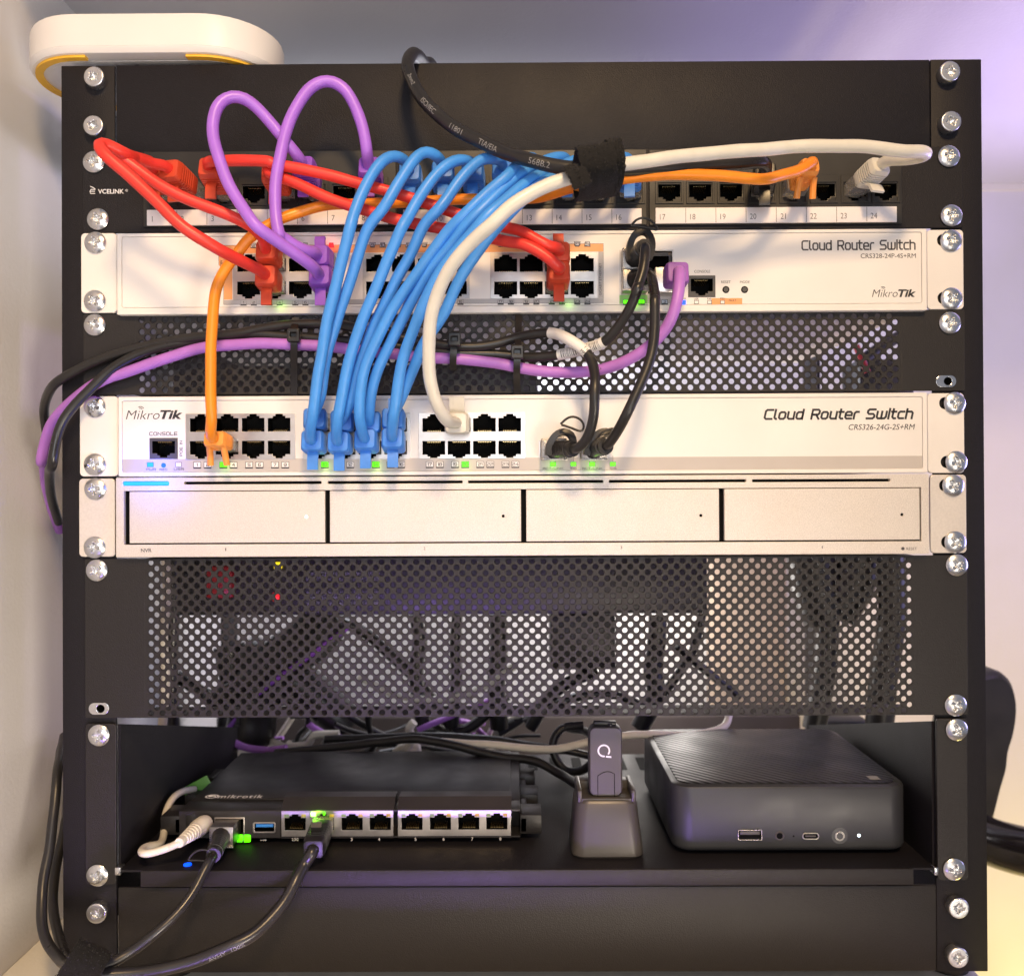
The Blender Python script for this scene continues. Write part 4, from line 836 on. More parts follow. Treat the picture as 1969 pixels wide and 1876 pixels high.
# ================================================================== cables
def frame(base, rear):
    o = (rear - base).normalized(); u = o.cross(Vector((0, 0, 1))).normalized()
    if u.length < .1: u = Vector((1, 0, 0))
    if u.x < 0: u = -u
    v = u.cross(o); 
    if v.z < 0: v = -v
    return o, u, v
def plug(parent, base, rear, latch, boot, w=.0118, h=.0112, style='tab', tilt=0):
    o, u, v = frame(base, rear); L = (rear - base).length
    def ring(t, ww, hh, r): return [base + o * t + u * a + v * b for a, b in rrect(-ww / 2, ww / 2, -hh / 2, hh / 2, r * .75, 4)]
    s0 = min(.005, L * .25); secs = [(s0, .94, .86), (s0 + .001, 1, .95)]
    k = 6; g0, g1 = s0 + (L - s0) * .22, s0 + (L - s0) * .80
    for i in range(k):
        t = g0 + (g1 - g0) * i / k; d = (g1 - g0) / k
        secs += [(t, 1.0, 1.0), (t + d * .55, 1.0, 1.0), (t + d * .62, .89, .89), (t + d * .93, .89, .89)]
    secs += [(g1, 1.0, 1.0), (L - .0012, .93, .95), (L - .0002, .86, .88), (L, .74, .76)]
    mb = MB(); mb.loft([ring(t, w * a, h * b, .0026) for t, a, b in secs])
    bo = build('plug_boot', mb, boot, parent, 28)
    mb = MB(); c = [(-.0058, -.0033), (.0058, -.0033), (.0058, .0033), (-.0058, .0033)]
    mb.loft([[base + o * t + u * a + v * b for a, b in c] for t in (-.004, s0 + .0015)]); build('clear_plug', mb, 'clear', bo)
    if style == 'tab':
        mb = MB(); f = latch; q9 = 1.32 if latch < 0 else .98
        pts = [(s0 + .5 * (L - s0), .45 * h), (s0 + .62 * (L - s0), .55 * h), (s0 + .66 * (L - s0), .80 * h), (s0 + .60 * (L - s0), q9 * h)]
        mb.ribbon([base + o * t + v * (f * q) for t, q in pts], u, .0056, .0016); build('latch_tab', mb, boot, bo)
    elif style == 'legs':
        for sx in (-1, 1):
            mb = MB(); mb.tube(smooth([base + o * (L * .75) + u * (sx * .0037) + v * (latch * .0035), base + o * (L * .62) + u * (sx * .0040) + v * (latch * .0075), base + o * (L * .50) + u * (sx * .0044) + v * (latch * .0125)], .001), .0017, 10); build('latch_tab', mb, boot, bo)
    elif style == 'wide':
        mb = MB(); mb.ribbon([base + o * (s0 + .3 * (L - s0)) + v * (latch * .45 * h), base + o * (s0 + .5 * (L - s0)) + v * (latch * .8 * h), base + o * (s0 + .55 * (L - s0)) + v * (latch * 1.25 * h)], u, .0078, .0014); build('latch_tab', mb, boot, bo)
    return rear - o * .002
RMAP = {'red': .0029, 'blue': .00285, 'purple': .0029, 'orange': .0028}
def cable(label, m, r, pts, plugs=(), name='patch_cable', group=None, cat='cable', step=.0025, caps=True):
    """plugs: (end index 0/-1, base, rear, latch, bootmat, kwargs)"""
    pts = list(pts); t = thing(name, label, cat, pts[len(pts) // 2], group)
    for end, base, rear, latch, boot, kw in plugs:
        e = plug(t, base, rear, latch, boot, **kw); o = (rear - base).normalized()
        if end == 0: pts = [e, rear + o * .004] + pts
        else: pts = pts + [rear + o * .004, e]
    sp = smooth(pts, step); ph = [random.uniform(0, 6.3) for _ in range(6)]; n = len(sp)
    for i in range(n):
        f = min(1, i / 8, (n - 1 - i) / 8); q = i * step / .001
        sp[i] = sp[i] + Vector((math.sin(q / 4.1 + ph[0]) + math.sin(q / 9.7 + ph[1]), math.sin(q / 5.3 + ph[2]), math.sin(q / 4.7 + ph[3]) + math.sin(q / 11.3 + ph[4]))) * (.00011 * f)
    mb = MB(); mb.tube(sp, [r * (1 + .012 * math.sin(i * .9 + ph[5])) for i in range(n)], 16); build('cable_jacket', mb, m, t, 60)
    return t, sp
def pport(i): return PPOS[i - 1]
def D(px, py, Y): return at(px, py, Y)
def DZ(z, x, y, Y): return at(*P(z, x, y), Y)
GR, GB, GP = 'red patch cables', 'blue patch cables', 'purple patch cables'
# switch plug bases
def s1port(col, up): g, k = divmod(col, 4); cx = S1G[g][4][k]; return at(cx, (509 if up else 553) - (cx - 450) * .0047 * 0.9, YO - .4)
def s2port(col, up): g, k = divmod(col, 4); cx = S2G[g][4][k]; return at(cx, (816 if up else 860) - (cx - 360) * .0040, YO - .4)
# red
cable('red cable from the far left socket, sweeping lowest past the maker name', 'red', .0030,
      path(('S4', (-30, -44), 420, 260, 220, 195), ('t00', (-55, -62), 930, 1150, 800, 1080, 735, 1075), ('t00', (-64, -60), 770, 1150, 950, 1300, 1150, 1490, 1400, 1720), ('S1', (-55, -36), 20, 205, 240, 320, 430, 420)),
      [(0, pport(1), DZ('S4', 430, 330, -24), -1, 'redboot', {}), (-1, s1port(1, 0), DZ('S1', 560, 500, -24), -1, 'redboot', {})], group=GR)
cable('red cable from the second socket, running just above the lowest red one', 'red', .0029,
      path(('S4', (-32, -38), 480, 285, 330, 245), ('t00', (-46, -52), 1000, 1175, 860, 1130, 800, 1115), ('t00', (-53, -50), 870, 1160, 1000, 1250), ('S4', (-48, -40), 560, 540, 800, 660, 1100, 770, 1350, 880, 1560, 990), ('S1', (-36, -32), 470, 20, 560, 100)),
      [(0, pport(2), DZ('S4', 600, 320, -27), -1, 'redboot', {}), (-1, s1port(1, 1), DZ('S1', 570, 215, -24), 1, 'redboot', {})], group=GR)
cable('red cable from the third socket, upper of the pair crossing behind the blue bundle', 'red', .0029,
      path(('S4', (-34, -38), 1120, 245, 1400, 228, 1750, 245), ('t10', (-38, -34), 100, 1225, 300, 1260, 600, 1330, 900, 1410, 1150, 1480, 1400, 1570, 1650, 1650, 1900, 1715), ('t21', (-36, -38), 50, 35, 180, 105, 290, 165)),
      [(0, pport(3), DZ('S4', 1050, 290, -27), -1, 'redboot', {}), (-1, s1port(10, 1), DZ('S2', 780, 205, -25), 1, 'redboot', {})], group=GR)
cable('red cable from the fifth socket, lower of the pair crossing behind the blue bundle', 'red', .0029,
      path(('t10', (-34, -38), 80, 1290, 250, 1350, 500, 1470, 750, 1560, 1000, 1630, 1200, 1680, 1400, 1715, 1700, 1775, 1900, 1820), ('t21', (-40, -44), 60, 130, 190, 190, 290, 260, 345, 315)),
      [(0, pport(5), DZ('S4', 1760, 350, -27), -1, 'redboot', {}), (-1, s1port(10, 0), DZ('S2', 780, 395, -26), -1, 'redboot', {})], group=GR)
# blue
bl_top = [(9, ('t10', 1150, 1280)), (10, ('t10', 1400, 1260)), (11, ('t10', 1620, 1260)), (12, ('t10', 1850, 1250)), (13, ('t20', 170, 1240)), (14, ('t20', 410, 1240)), (15, ('t20', 640, 1240)), (16, ('t20', 880, 1240))]
B = {
 9: path(('t10', (-36, -52), 1105, 1195, 1040, 1163, 970, 1185, 880, 1290, 800, 1440, 735, 1610), ('t11', (-54, -40), 712, 0, 655, 230, 585, 500, 530, 750, 490, 1000, 450, 1250, 420, 1450)),
 10: path(('t10', (-38, -50), 1350, 1170, 1280, 1130, 1215, 1165, 1150, 1250, 1050, 1400, 960, 1560), ('t11', (-48, -34), 850, 0, 765, 240, 685, 480, 612, 700, 548, 900, 510, 1100, 480, 1300)),
 11: path(('t10', (-38, -52), 1590, 1215, 1530, 1192, 1440, 1232, 1330, 1335, 1230, 1475, 1130, 1650), ('t11', (-54, -40), 1098, 0, 1015, 200, 930, 400, 850, 600, 788, 750, 730, 900, 680, 1100, 640, 1300, 616, 1450)),
 12: path(('t10', (-38, -50), 1800, 1195, 1720, 1178, 1610, 1262, 1480, 1420, 1370, 1570), ('t11', (-48, -34), 1262, 0, 1170, 200, 1070, 380, 985, 550, 900, 720, 830, 900, 770, 1080, 725, 1250, 690, 1380)),
 13: path(('t20', (-36, -46), 150, 1185, 100, 1190, 40, 1235), ('t10', (-54, -56), 1890, 1320, 1740, 1440, 1560, 1620), ('t11', (-54, -40), 1440, 40, 1330, 190, 1200, 380, 1100, 510, 1020, 640, 945, 780, 880, 910, 820, 1060, 782, 1250, 778, 1420)),
 14: path(('t20', (-36, -48), 380, 1180, 320, 1185, 200, 1235, 90, 1290), ('t11', (-58, -34), 1640, -70, 1560, 20, 1480, 130, 1345, 290, 1245, 430, 1170, 560, 1090, 720, 1010, 880, 940, 1020, 885, 1180, 855, 1310)),
 15: path(('t20', (-36, -50), 610, 1180, 500, 1200, 330, 1270, 170, 1330), ('t11', (-62, -40), 1730, -60, 1600, 90, 1450, 260, 1345, 410, 1280, 540, 1220, 680, 1170, 810, 1125, 940, 1090, 1070, 1058, 1250, 1035, 1420)),
 16: path(('t20', (-36, -50), 840, 1180, 650, 1210, 450, 1290, 270, 1350), ('t11', (-60, -34), 1900, -90, 1775, 60, 1650, 215, 1545, 380, 1465, 540, 1400, 680, 1320, 800, 1240, 930, 1185, 1070, 1130, 1200, 1090, 1300)),
}
lo_rear = {0: (415, 1612), 1: (614, 1622), 2: (815, 1600), 3: (1022, 1592)}; up_rear = {0: (435, 1445), 1: (640, 1465), 2: (850, 1475), 3: (1025, 1445)}
words = {9: 'leftmost blue cable, its end in the lower row beside the orange plug', 10: 'blue cable second from left at the top, ending in the upper row', 11: 'third blue arch from the left, ending in the lower row', 12: 'fourth blue arch from the left, last one clear of the strap',
         13: 'blue cable from socket 13, curving in to the third lower plug', 14: 'blue cable from socket 14, slipping behind its neighbour into the third upper plug', 15: 'blue cable hugging the left side of the pale grey cable', 16: 'rightmost blue cable, passing behind the pale grey cable'}
for i, n in enumerate(range(9, 17)):
    col = 4 + i // 2; low = i % 2 == 0; z, x, y = bl_top[i][1]
    rr_ = lo_rear[i // 2] if low else up_rear[i // 2]
    cable(words[n], 'blue', .00285, B[n], [(0, pport(n), DZ(z, x, y, -24), -1, 'blueboot', {}), (-1, s2port(col, not low), DZ('t11', rr_[0], rr_[1], -25 if low else -22), -1 if low else 1, 'blueboot', {})], group=GB)
# purple loops
cable('purple cable looping up on the left and ending lower in the white switch', 'purple', .0030,
      path(('t10', (-34, -40), 290, 1140, 150, 975, 0, 800), ('t00', (-42, -56), 1850, 740, 1740, 715, 1650, 770, 1600, 900, 1602, 1050, 1645, 1200, 1725, 1400, 1850, 1600), ('S1', (-58, -38), 480, -20, 640, 85, 800, 200, 960, 310, 1080, 395)),
      [(0, pport(6), DZ('t10', 345, 1230, -26), -1, 'purpleboot', {}), (-1, s1port(3, 0), DZ('S1', 1170, 500, -25), -1, 'purpleboot', {})], group=GP)
cable('purple cable with the tallest loop, from the eighth socket', 'purple', .0030,
      path(('t10', (-32, -44), 832, 1130, 800, 950, 740, 785, 650, 655, 535, 603, 420, 645, 305, 800, 225, 1000, 165, 1250, 142, 1450, 150, 1650, 185, 1790), ('S1', (-42, -32), 720, 40, 830, 140, 960, 210, 1060, 245)),
      [(0, pport(8), DZ('t10', 846, 1235, -25), -1, 'purpleboot', {}), (-1, s1port(3, 1), DZ('S1', 1150, 275, -22), 1, 'purpleboot', {})], group=GP)
# orange
cable('orange cable running from the right end through the strap down to the lower switch', 'orange', .0028,
      path(('t30', (-34, -40), 250, 1270, 60, 1325), ('t20', (-44, -60), 1900, 1345, 1700, 1333, 1400, 1312, 1100, 1312, 830, 1340, 640, 1375), ('t20', (-52, -34), 430, 1415, 200, 1480), ('t10', (-26, -20), 1850, 1490, 1650, 1495, 1400, 1505, 1100, 1520, 750, 1530, 500, 1545), ('t10', (-22, -30), 300, 1600, 150, 1660, 20, 1735), ('t01', (-31, -36), 1875, 90, 1780, 215, 1690, 330, 1630, 450, 1602, 600, 1592, 800, 1583, 1000, 1580, 1250, 1588, 1430)),
      [(0, pport(21), DZ('t30', 325, 1235, -27), -1, 'orangeboot', {'style': 'legs', 'w': .0100, 'h': .0085}), (-1, s2port(1, 0) + Vector((-.0005, 0, .001)), DZ('t01', 1602, 1600, -25), -1, 'orangeboot', {'style': 'legs', 'h': .0085})], group=None)
# pale grey
cable('pale grey cable bending back at the right, through the strap, to the lower switch', 'grey', .00315,
      path(('t30', (-32, -42), 960, 1200, 1080, 1190, 1170, 1172), ('t30', (-48, -54), 1200, 1150, 1150, 1135, 1050, 1135), ('t30', (-56, -62), 900, 1120, 700, 1100, 400, 1098, 100, 1108), ('t20', (-66, -88), 1900, 1120, 1500, 1150, 1200, 1185, 820, 1235, 620, 1275), ('t20', (-88, -92), 430, 1335, 230, 1410, 0, 1540), ('t11', (-92, -50), 1780, -10, 1640, 100, 1500, 260, 1400, 420, 1335, 600, 1303, 800, 1295, 1000, 1312, 1200, 1365, 1370, 1420, 1450)),
      [(0, pport(23) + Vector((.001, 0, .001)), DZ('t30', 850, 1235, -22), -1, 'grey', {'style': 'wide', 'h': .0095}), (-1, s2port(9, 1), DZ('t11', 1500, 1485, -22), 1, 'grey', {'style': 'wide', 'w': .0125})], group=None)
# thick black cable with printing
tk, bsp = cable('thick black cable with pale printing, coming over the rack top', 'black', .0034,
      [Vector((-.045, .336, .02)), Vector((-.05, .332, .15)), Vector((-.055, .30, .246)), Vector((-.058, .20, .2445))] + path(('t10', (70, 30), 1330, 520, 1260, 470), ('t10', (8, -8), 1215, 415, 1175, 405), ('t10', (-16, -52), 1142, 445, 1140, 520, 1200, 670, 1330, 830, 1500, 965, 1720, 1085, 1880, 1150), ('t20', (-60, -66), 100, 1195, 300, 1240, 480, 1265), ('t20', (-60, -44), 800, 1275, 1100, 1265, 1400, 1240, 1700, 1225), ('t30', (-40, -36), -40, 1215)),
      [(-1, pport(20) , DZ('t20', 1900, 1290, -26), -1, 'black', {})], group=None)
def tube_text(parent, sp, r, s_, px, py, h, m, roll=0.0, flip=False, bold=0.0, space=1.0):
    """write text along a cable centreline, wrapped on the side facing -Y; starts nearest the surveyed point"""
    st = at(px, py, -40); k0 = min(range(len(sp)), key=lambda i: ((CAMLOC - sp[i]).normalized().cross((CAMLOC - st).normalized())).length)
    vs, fs = text_geo(s_, bold=bold, space=space); bm = bmesh.new(); bv = [bm.verts.new(v) for v in vs]
    for f in fs:
        try: bm.faces.new([bv[i] for i in f])
        except ValueError: pass
    bmesh.ops.triangulate(bm, faces=bm.faces[:])
    for _ in range(5):
        le = [e for e in bm.edges if e.calc_length() > .14]
        if not le: break
        bmesh.ops.subdivide_edges(bm, edges=le, cuts=1); bmesh.ops.triangulate(bm, faces=bm.faces[:])
    bm.verts.index_update(); vs = [v.co.copy() for v in bm.verts]; fs = [[v.index for v in f.verts] for f in bm.faces]; bm.free(); mb = MB(); L = [0]
    rng = sp[k0:] if not flip else sp[k0::-1]
    for a, b in zip(rng, rng[1:]): L.append(L[-1] + (b - a).length)
    def fn(v):
        s = v.x * h; i = 0
        while i < len(L) - 2 and L[i + 1] < s: i += 1
        f = (s - L[i]) / max(1e-9, L[i + 1] - L[i]); p = rng[i] + (rng[i + 1] - rng[i]) * f
        t = (rng[min(i + 2, len(rng) - 1)] - rng[max(i - 1, 0)]).normalized()
        n = (CAMLOC - p); n = (n - t * n.dot(t)).normalized(); u = n.cross(t)
        a = (v.y - .36) * h / r + roll
        return p + (n * math.cos(a) + u * math.sin(a)) * (r + .00006 + .00003 * (v.z > 0))
    mb.merge(vs, fs, fn); build('lettering', mb, m, parent)
tube_text(tk, bsp, .0034, '2mm2', *P('t10', 1185, 590), .0030, 'inkdim')
tube_text(tk, bsp, .0034, 'ISO/IEC', *P('t10', 1270, 755), .0038, 'inkdim', bold=-.005, space=.95)
tube_text(tk, bsp, .0034, '11801', *P('t10', 1480, 940), .0038, 'inkdim', bold=-.005)
tube_text(tk, bsp, .0034, 'TIA/EIA', *P('t10', 1705, 1060), .0040, 'inkdim', bold=-.005)
tube_text(tk, bsp, .0034, '568B.2', *P('t20', 135, 1195), .0040, 'inkdim', bold=-.005)
# direct attach cables
def sfp_plug(parent, base, rear, loop=None, dring=None, boxw=.0137, boxh=.0112, out=.008):
    o, u, v = frame(base, rear); mb = MB()
    x, y, z = base; mb.box(x - boxw / 2, x + boxw / 2, y - out, y + .004, z - boxh / 2, z + boxh / 2, .0005); mb.box(x - boxw / 2 - .0004, x + boxw / 2 + .0004, y - out - .001, y - out + .0012, z - boxh / 2 - .0005, z - boxh / 2 + .0004, .0002)
    build('metal_shell', mb, 'shell', parent)
    b0 = Vector((x, y - out * .9, z)); o = (rear - b0).normalized(); L = (rear - b0).length; mb = MB(); sec = []
    for k in range(7): t = L * (.25 + .6 * k / 7); sec += [(t, .0046), (t + L * .055, .0046), (t + L * .06, .0041), (t + L * .08, .0041)]
    mb.tube([b0 + o * t for t, _ in [(0, 0)] + sec + [(L, 0)]], [.0055] + [r for _, r in sec] + [.0041], 18); build('strain_relief', mb, 'plastic', parent, 28)
    if loop: mb = MB(); mb.ribbon(smooth(loop, .0015), lambda i: Vector((.2, -1, .25)), .0026, .0034); build('pull_loop', mb, 'plastic', parent)
    if dring: mb = MB(); mb.tube(smooth(dring, .0012), .00062, 8); build('release_ring', mb, 'plastic', parent)
    return rear
def dac(label, ends, pts, name='direct_attach_cable', group='black direct attach cables'):
    t = thing(name, label, 'cable', pts[len(pts) // 2], group); pts = list(pts)
    for end, base, rear, loop, ring, kw in ends:
        e = sfp_plug(t, base, rear, loop, ring, **kw); d = (rear - base).normalized()
        pts = [rear - d * .004, rear + d * .003] + pts if end == 0 else pts + [rear + d * .003, rear - d * .004]
    sp = smooth(pts); mb = MB(); mb.tube(sp, .0026, 14); build('cable_jacket', mb, 'black', t, 60); return t, sp
sA = at(1218, 503, YO); sB = at(1218, 546, YO); sC = at(1064, 864, YO); sD = at(1140, 864, YO)
loopA = [DZ('S3', x, y, -20) for x, y in ((330, 660), (315, 560), (335, 420), (400, 310), (485, 270), (570, 300), (615, 400), (610, 540), (570, 650))]
ringA = [DZ('S3', x, y, -26) for x, y in ((350, 200), (400, 130), (480, 100), (570, 115), (650, 180), (700, 275), (640, 250), (500, 220), (350, 205))]
tA, spA = dac('black cable from the top transceiver, its barcode sleeve behind the other', [(0, sA, DZ('S3', 520, 480, -33), loopA, ringA, {})],
    path(('S3', (-40, -46), 522, 580, 515, 740, 455, 940, 385, 1120), ('t21', (-46, -32), 965, 420, 915, 560, 855, 680, 780, 785, 690, 885), ('t21', (-26, -18), 560, 925, 450, 955, 350, 975), ('t21', (-15, -12), 200, 992, 60, 990), ('t11', (-12, -11), 1880, 975, 1500, 962, 1340, 945, 1000, 905, 700, 872, 500, 852, 200, 832), ('t01', (-11, -9), 1850, 815, 1500, 862), ('t01', (-10, -14), 1200, 915, 950, 1010, 800, 1110, 690, 1220, 560, 1350, 465, 1480, 415, 1650, 392, 1800), ('t02', (0, 60), 372, 150, 385, 350, 440, 540)))
tC, spC = dac('black cable from the left lower transceiver, its sleeve printed with text', [(0, sC, DZ('S5', 870, 700, -30), [DZ('S5', x, y, -19) for x, y in ((510, 790), (520, 660), (600, 510), (740, 440), (850, 490), (875, 600), (850, 780))], [DZ('S5', x, y, -25) for x, y in ((690, 345), (770, 265), (870, 230), (980, 280), (1030, 370), (1005, 455), (850, 400), (700, 352))], {})],
    path(('S5', (-36, -44), 960, 680, 1060, 580, 1130, 400, 1170, 200), ('t21', (-46, -34), 620, 1240, 625, 1140, 608, 1050, 570, 960), ('t21', (-32, -20), 430, 860, 290, 808), ('t21', (-17, -14), 150, 820, 20, 848), ('t11', (-14, -12), 1850, 880, 1650, 915, 1450, 905, 1200, 870, 1000, 830, 760, 775, 600, 745, 400, 742, 200, 752, 0, 785), ('t01', (-12, -6), 1800, 812, 1500, 838, 1200, 885, 900, 960, 700, 1030, 550, 1105), ('t01', (-4, 40), 430, 1175, 355, 1280, 330, 1400, 350, 1560)))
tB, spB = dac('black cable joining the two white switches at their transceivers', [(0, sB, DZ('S3', 570, 850, -26), None, None, {'out': .010}), (-1, sD, DZ('S5', 1340, 660, -32), [DZ('S5', x, y, -19) for x, y in ((1060, 790), (1085, 640), (1180, 510), (1330, 440), (1430, 480), (1440, 600))], [DZ('S5', x, y, -24) for x, y in ((1200, 560), (1260, 480), (1380, 415), (1490, 405), (1480, 470), (1330, 520), (1205, 565))], {})],
    path(('S3', (-34, -42), 620, 930, 655, 1100, 665, 1290), ('t21', (-45, -50), 1070, 520, 1072, 750, 1052, 950, 1005, 1100, 930, 1270), ('t21', (-50, -40), 850, 1440, 790, 1550)))
def sleeve(parent, sp, pa, pb, kind):
    def near(q): return min(range(len(sp)), key=lambda i: ((CAMLOC - sp[i]).normalized().cross((CAMLOC - q).normalized())).length)
    i, j = sorted((near(pa), near(pb))); seg = sp[i:j + 1]; mb = MB(); mb.tube(seg, .00295, 16); so = build('label_sleeve', mb, 'barcode', parent, 60)
    if kind == 'bar':
        mb = MB(); rnd = random.Random(3); L = len(seg); ss = smooth(seg, .0003); k = int(len(ss) * .08)
        while k < len(ss) * .92:
            w = rnd.choice((1, 1, 2)); k2 = min(k + w, len(ss) - 1)
            if int(len(ss) * .42) < k < int(len(ss) * .5): k += 1; continue
            t = (ss[k2] - ss[k - 1]).normalized(); n = CAMLOC - ss[k]; n = (n - t * n.dot(t)).normalized(); u = n.cross(t)
            rows = [[p + (n * math.cos(a) + u * math.sin(a)) * .0030 for a in (-.85, -.5, -.1, .3, .65)] for p in (ss[k], ss[k] + t * (.00022 * w))]
            mb.add(rows[0] + rows[1], [(q, q + 1, q + 6, q + 5) for q in range(4)]); k += w + rnd.choice((1, 2))
        build('barcode', mb, 'ink', so)
    return so, seg
sleeve(tA, spA, DZ('t21', 690, 885, -30), DZ('t21', 350, 975, -18), 'bar')
so, seg = sleeve(tC, spC, DZ('t21', 575, 945, -30), DZ('t21', 285, 805, -20), 'txt')
tube_text(so, seg, .00295, '1 m, 30AWG', *P('t21', 540, 935), .0024, 'ink', roll=.55, flip=seg[0].x > seg[-1].x); tube_text(so, seg, .00295, 'MPN: A1FR0017', *P('t21', 545, 915), .0022, 'ink', roll=-.35, flip=seg[0].x > seg[-1].x)
# long violet cable
vb = at(1279, 545, YO)
tv, spv = cable('violet cable from the transceiver module, sweeping left across the slim vent panel', 'violet', .0030,
      path(('t21', (-33, -36), 1255, 420, 1250, 520), ('t21', (-36, -20), 1205, 680, 1120, 820, 980, 950, 800, 1048, 600, 1095), ('t21', (-17, -13), 400, 1108, 200, 1090, 0, 1062), ('t11', -13, 1850, 1045, 1600, 1012, 1340, 998, 1040, 968, 700, 932, 500, 910, 200, 892, 0, 886), ('t01', (-13, -9), 1850, 890, 1700, 902, 1500, 925, 1250, 1000, 1000, 1085), ('t01', (-8, 12), 800, 1150, 600, 1270, 470, 1390, 380, 1510, 330, 1660, 312, 1800), ('t02', (16, 70), 325, 60, 345, 250, 400, 460, 450, 600)),
      [(0, vb + Vector((.003, 0, 0)), DZ('S3', 965, 810, -25), -1, 'violetboot', {'style': 'none', 'w': .0122, 'h': .0118})])
mb = MB(); mb.box(vb.x - .0068, vb.x + .0068, vb.y - .009, vb.y, vb.z - .0068, vb.z + .0068, .0006); build('transceiver_shell', mb, 'tin', tv)
# cable ties
def cable_tie(label, zhead, strap, Y):
    h = DZ(*zhead, Y - 4); t = thing('cable_tie', label, 'cable tie', h, 'black cable ties')
    mb = MB(); plate(mb, rrect(h.x - .0033, h.x + .0033, h.z - .0035, h.z + .0035, .001), [rrect(h.x - .0016, h.x + .0016, h.z - .0010, h.z + .0014, .0003)], h.y - .0022, .0042, .0005); mb.box(h.x - .0016, h.x + .0016, h.y + .0005, h.y + .001, h.z - .001, h.z + .0014, 0); build('tie_head', mb, 'tie', t)
    mb = MB(); mb.ribbon(smooth([DZ(z, x, y, yy) for z, x, y, yy in strap], .003), (1, 0, 0), .0036, .0011); build('tie_strap', mb, 'tie', t)
cable_tie('black cable tie left of the blue cables, with the longest hanging tail', ('t11', 285, 830), [('t11', 300, 700, -8), ('t11', 290, 760, -17), ('t11', 285, 850, -19), ('t11', 285, 920, -19), ('t11', 285, 1010, -13), ('t11', 287, 1120, -8), ('t11', 287, 1275, -5)], -16)
cable_tie('small black cable tie just right of the pale grey cable', ('t11', 1490, 860), [('t11', 1500, 800, -12), ('t11', 1490, 880, -20), ('t11', 1480, 960, -20), ('t11', 1478, 1040, -19), ('t11', 1480, 1085, -12)], -17)
cable_tie('black cable tie in the middle of the slim vent panel, near the white sleeves', ('t21', 40, 955), [('t21', 50, 675, -5), ('t21', 48, 800, -12), ('t21', 42, 930, -20), ('t21', 38, 1020, -20), ('t21', 35, 1090, -19), ('t21', 36, 1160, -9), ('t21', 40, 1275, -5)], -17)

# velcro straps
def strap(label, rings, halfw, axis, m='velcro'):
    pass
def fuzz(mb, amt, seed, hairs=1400):
    r = random.Random(seed); fl = mb.f[:]; cen = sum((Vector(v) for v in mb.v), Vector()) / len(mb.v)
    for _ in range(hairs):
        f = r.choice(fl); p = Vector((0, 0, 0)); ws = [r.random() for _ in f]; t = sum(ws)
        for i, w in zip(f, ws): p += Vector(mb.v[i]) * (w / t)
        n = (Vector(mb.v[f[1]]) - Vector(mb.v[f[0]])).cross(Vector(mb.v[f[2]]) - Vector(mb.v[f[0]]))
        if n.length < 1e-12: continue
        n.normalize(); n = n if n.dot(p - cen) > 0 else -n
        tip = p + (n + Vector((r.uniform(-1, 1), r.uniform(-1, 1), r.uniform(-1, 1))) * .9).normalized() * r.uniform(.0004, .0011)
        sd = Vector((r.uniform(-1, 1), r.uniform(-1, 1), r.uniform(-1, 1))).normalized() * .00009
        mb.add([p - sd, p + sd, tip], [(0, 1, 2)], 1)
    mb.v = [tuple(c + r.uniform(-amt, amt) for c in v) for v in mb.v]
c0 = DZ('t20', 620, 1290, -74); vel = thing('hook_and_loop_strap', 'black fuzzy strap wrapped round the grey, orange and black cables', 'strap', c0, 'black hook and loop straps')
def wrap(c, ax, hw, a, b, th, n=40, seg=14, e=2.6):
    """closed band around axis ax: ellipse a (vertical) x b (depth)"""
    ax = ax.normalized(); d = Vector((0, 1, 0)); up = ax.cross(d).normalized(); d = up.cross(ax).normalized(); mb = MB(); rings = []
    prof = [(-hw, 0), (hw, 0)]
    outer = []; inner = []
    for k in range(n):
        t = 2 * math.pi * k / n; ca, sa = math.cos(t), math.sin(t)
        rx = abs(ca) ** (2 / e) * (1 if ca > 0 else -1); ry = abs(sa) ** (2 / e) * (1 if sa > 0 else -1)
        rw = []
        for i in range(seg + 1): s = -hw + 2 * hw * i / seg; rw.append(c + up * (a * ry) + d * (b * rx) + ax * s)
        rw2 = []
        for i in range(seg + 1): s = hw - 2 * hw * i / seg; rw2.append(c + up * ((a - th) * ry) + d * ((b - th) * rx) + ax * s)
        rings.append(rw + rw2)
    rings.append(rings[0]); mb.loft(rings, 0, False); return mb
ax = (DZ('t20', 700, 1270, -74) - DZ('t20', 500, 1300, -74)); c0 = DZ('t20', 612, 1298, -76)
mb = wrap(c0, ax, .0082, .0094, .0215, .0016); fuzz(mb, .0003, 1); build('strap_band', mb, ['velcro', 'fibre'], vel)
c1 = DZ('t20', 745, 1268, -74); mb = wrap(c1, ax, .0034, .0096, .0230, .0016); fuzz(mb, .0003, 2); build('strap_end', mb, ['velcro', 'fibre'], vel)
mb = MB(); pts = [DZ('t20', x, y, yy) for x, y, yy in ((440, 1250, -84), (465, 1262, -97), (500, 1310, -100), (530, 1400, -99))]; mb.ribbon(smooth(pts, .002), lambda i: ax, .008, .0014); fuzz(mb, .00025, 4); build('strap_tail', mb, ['velcro', 'fibre'], vel)

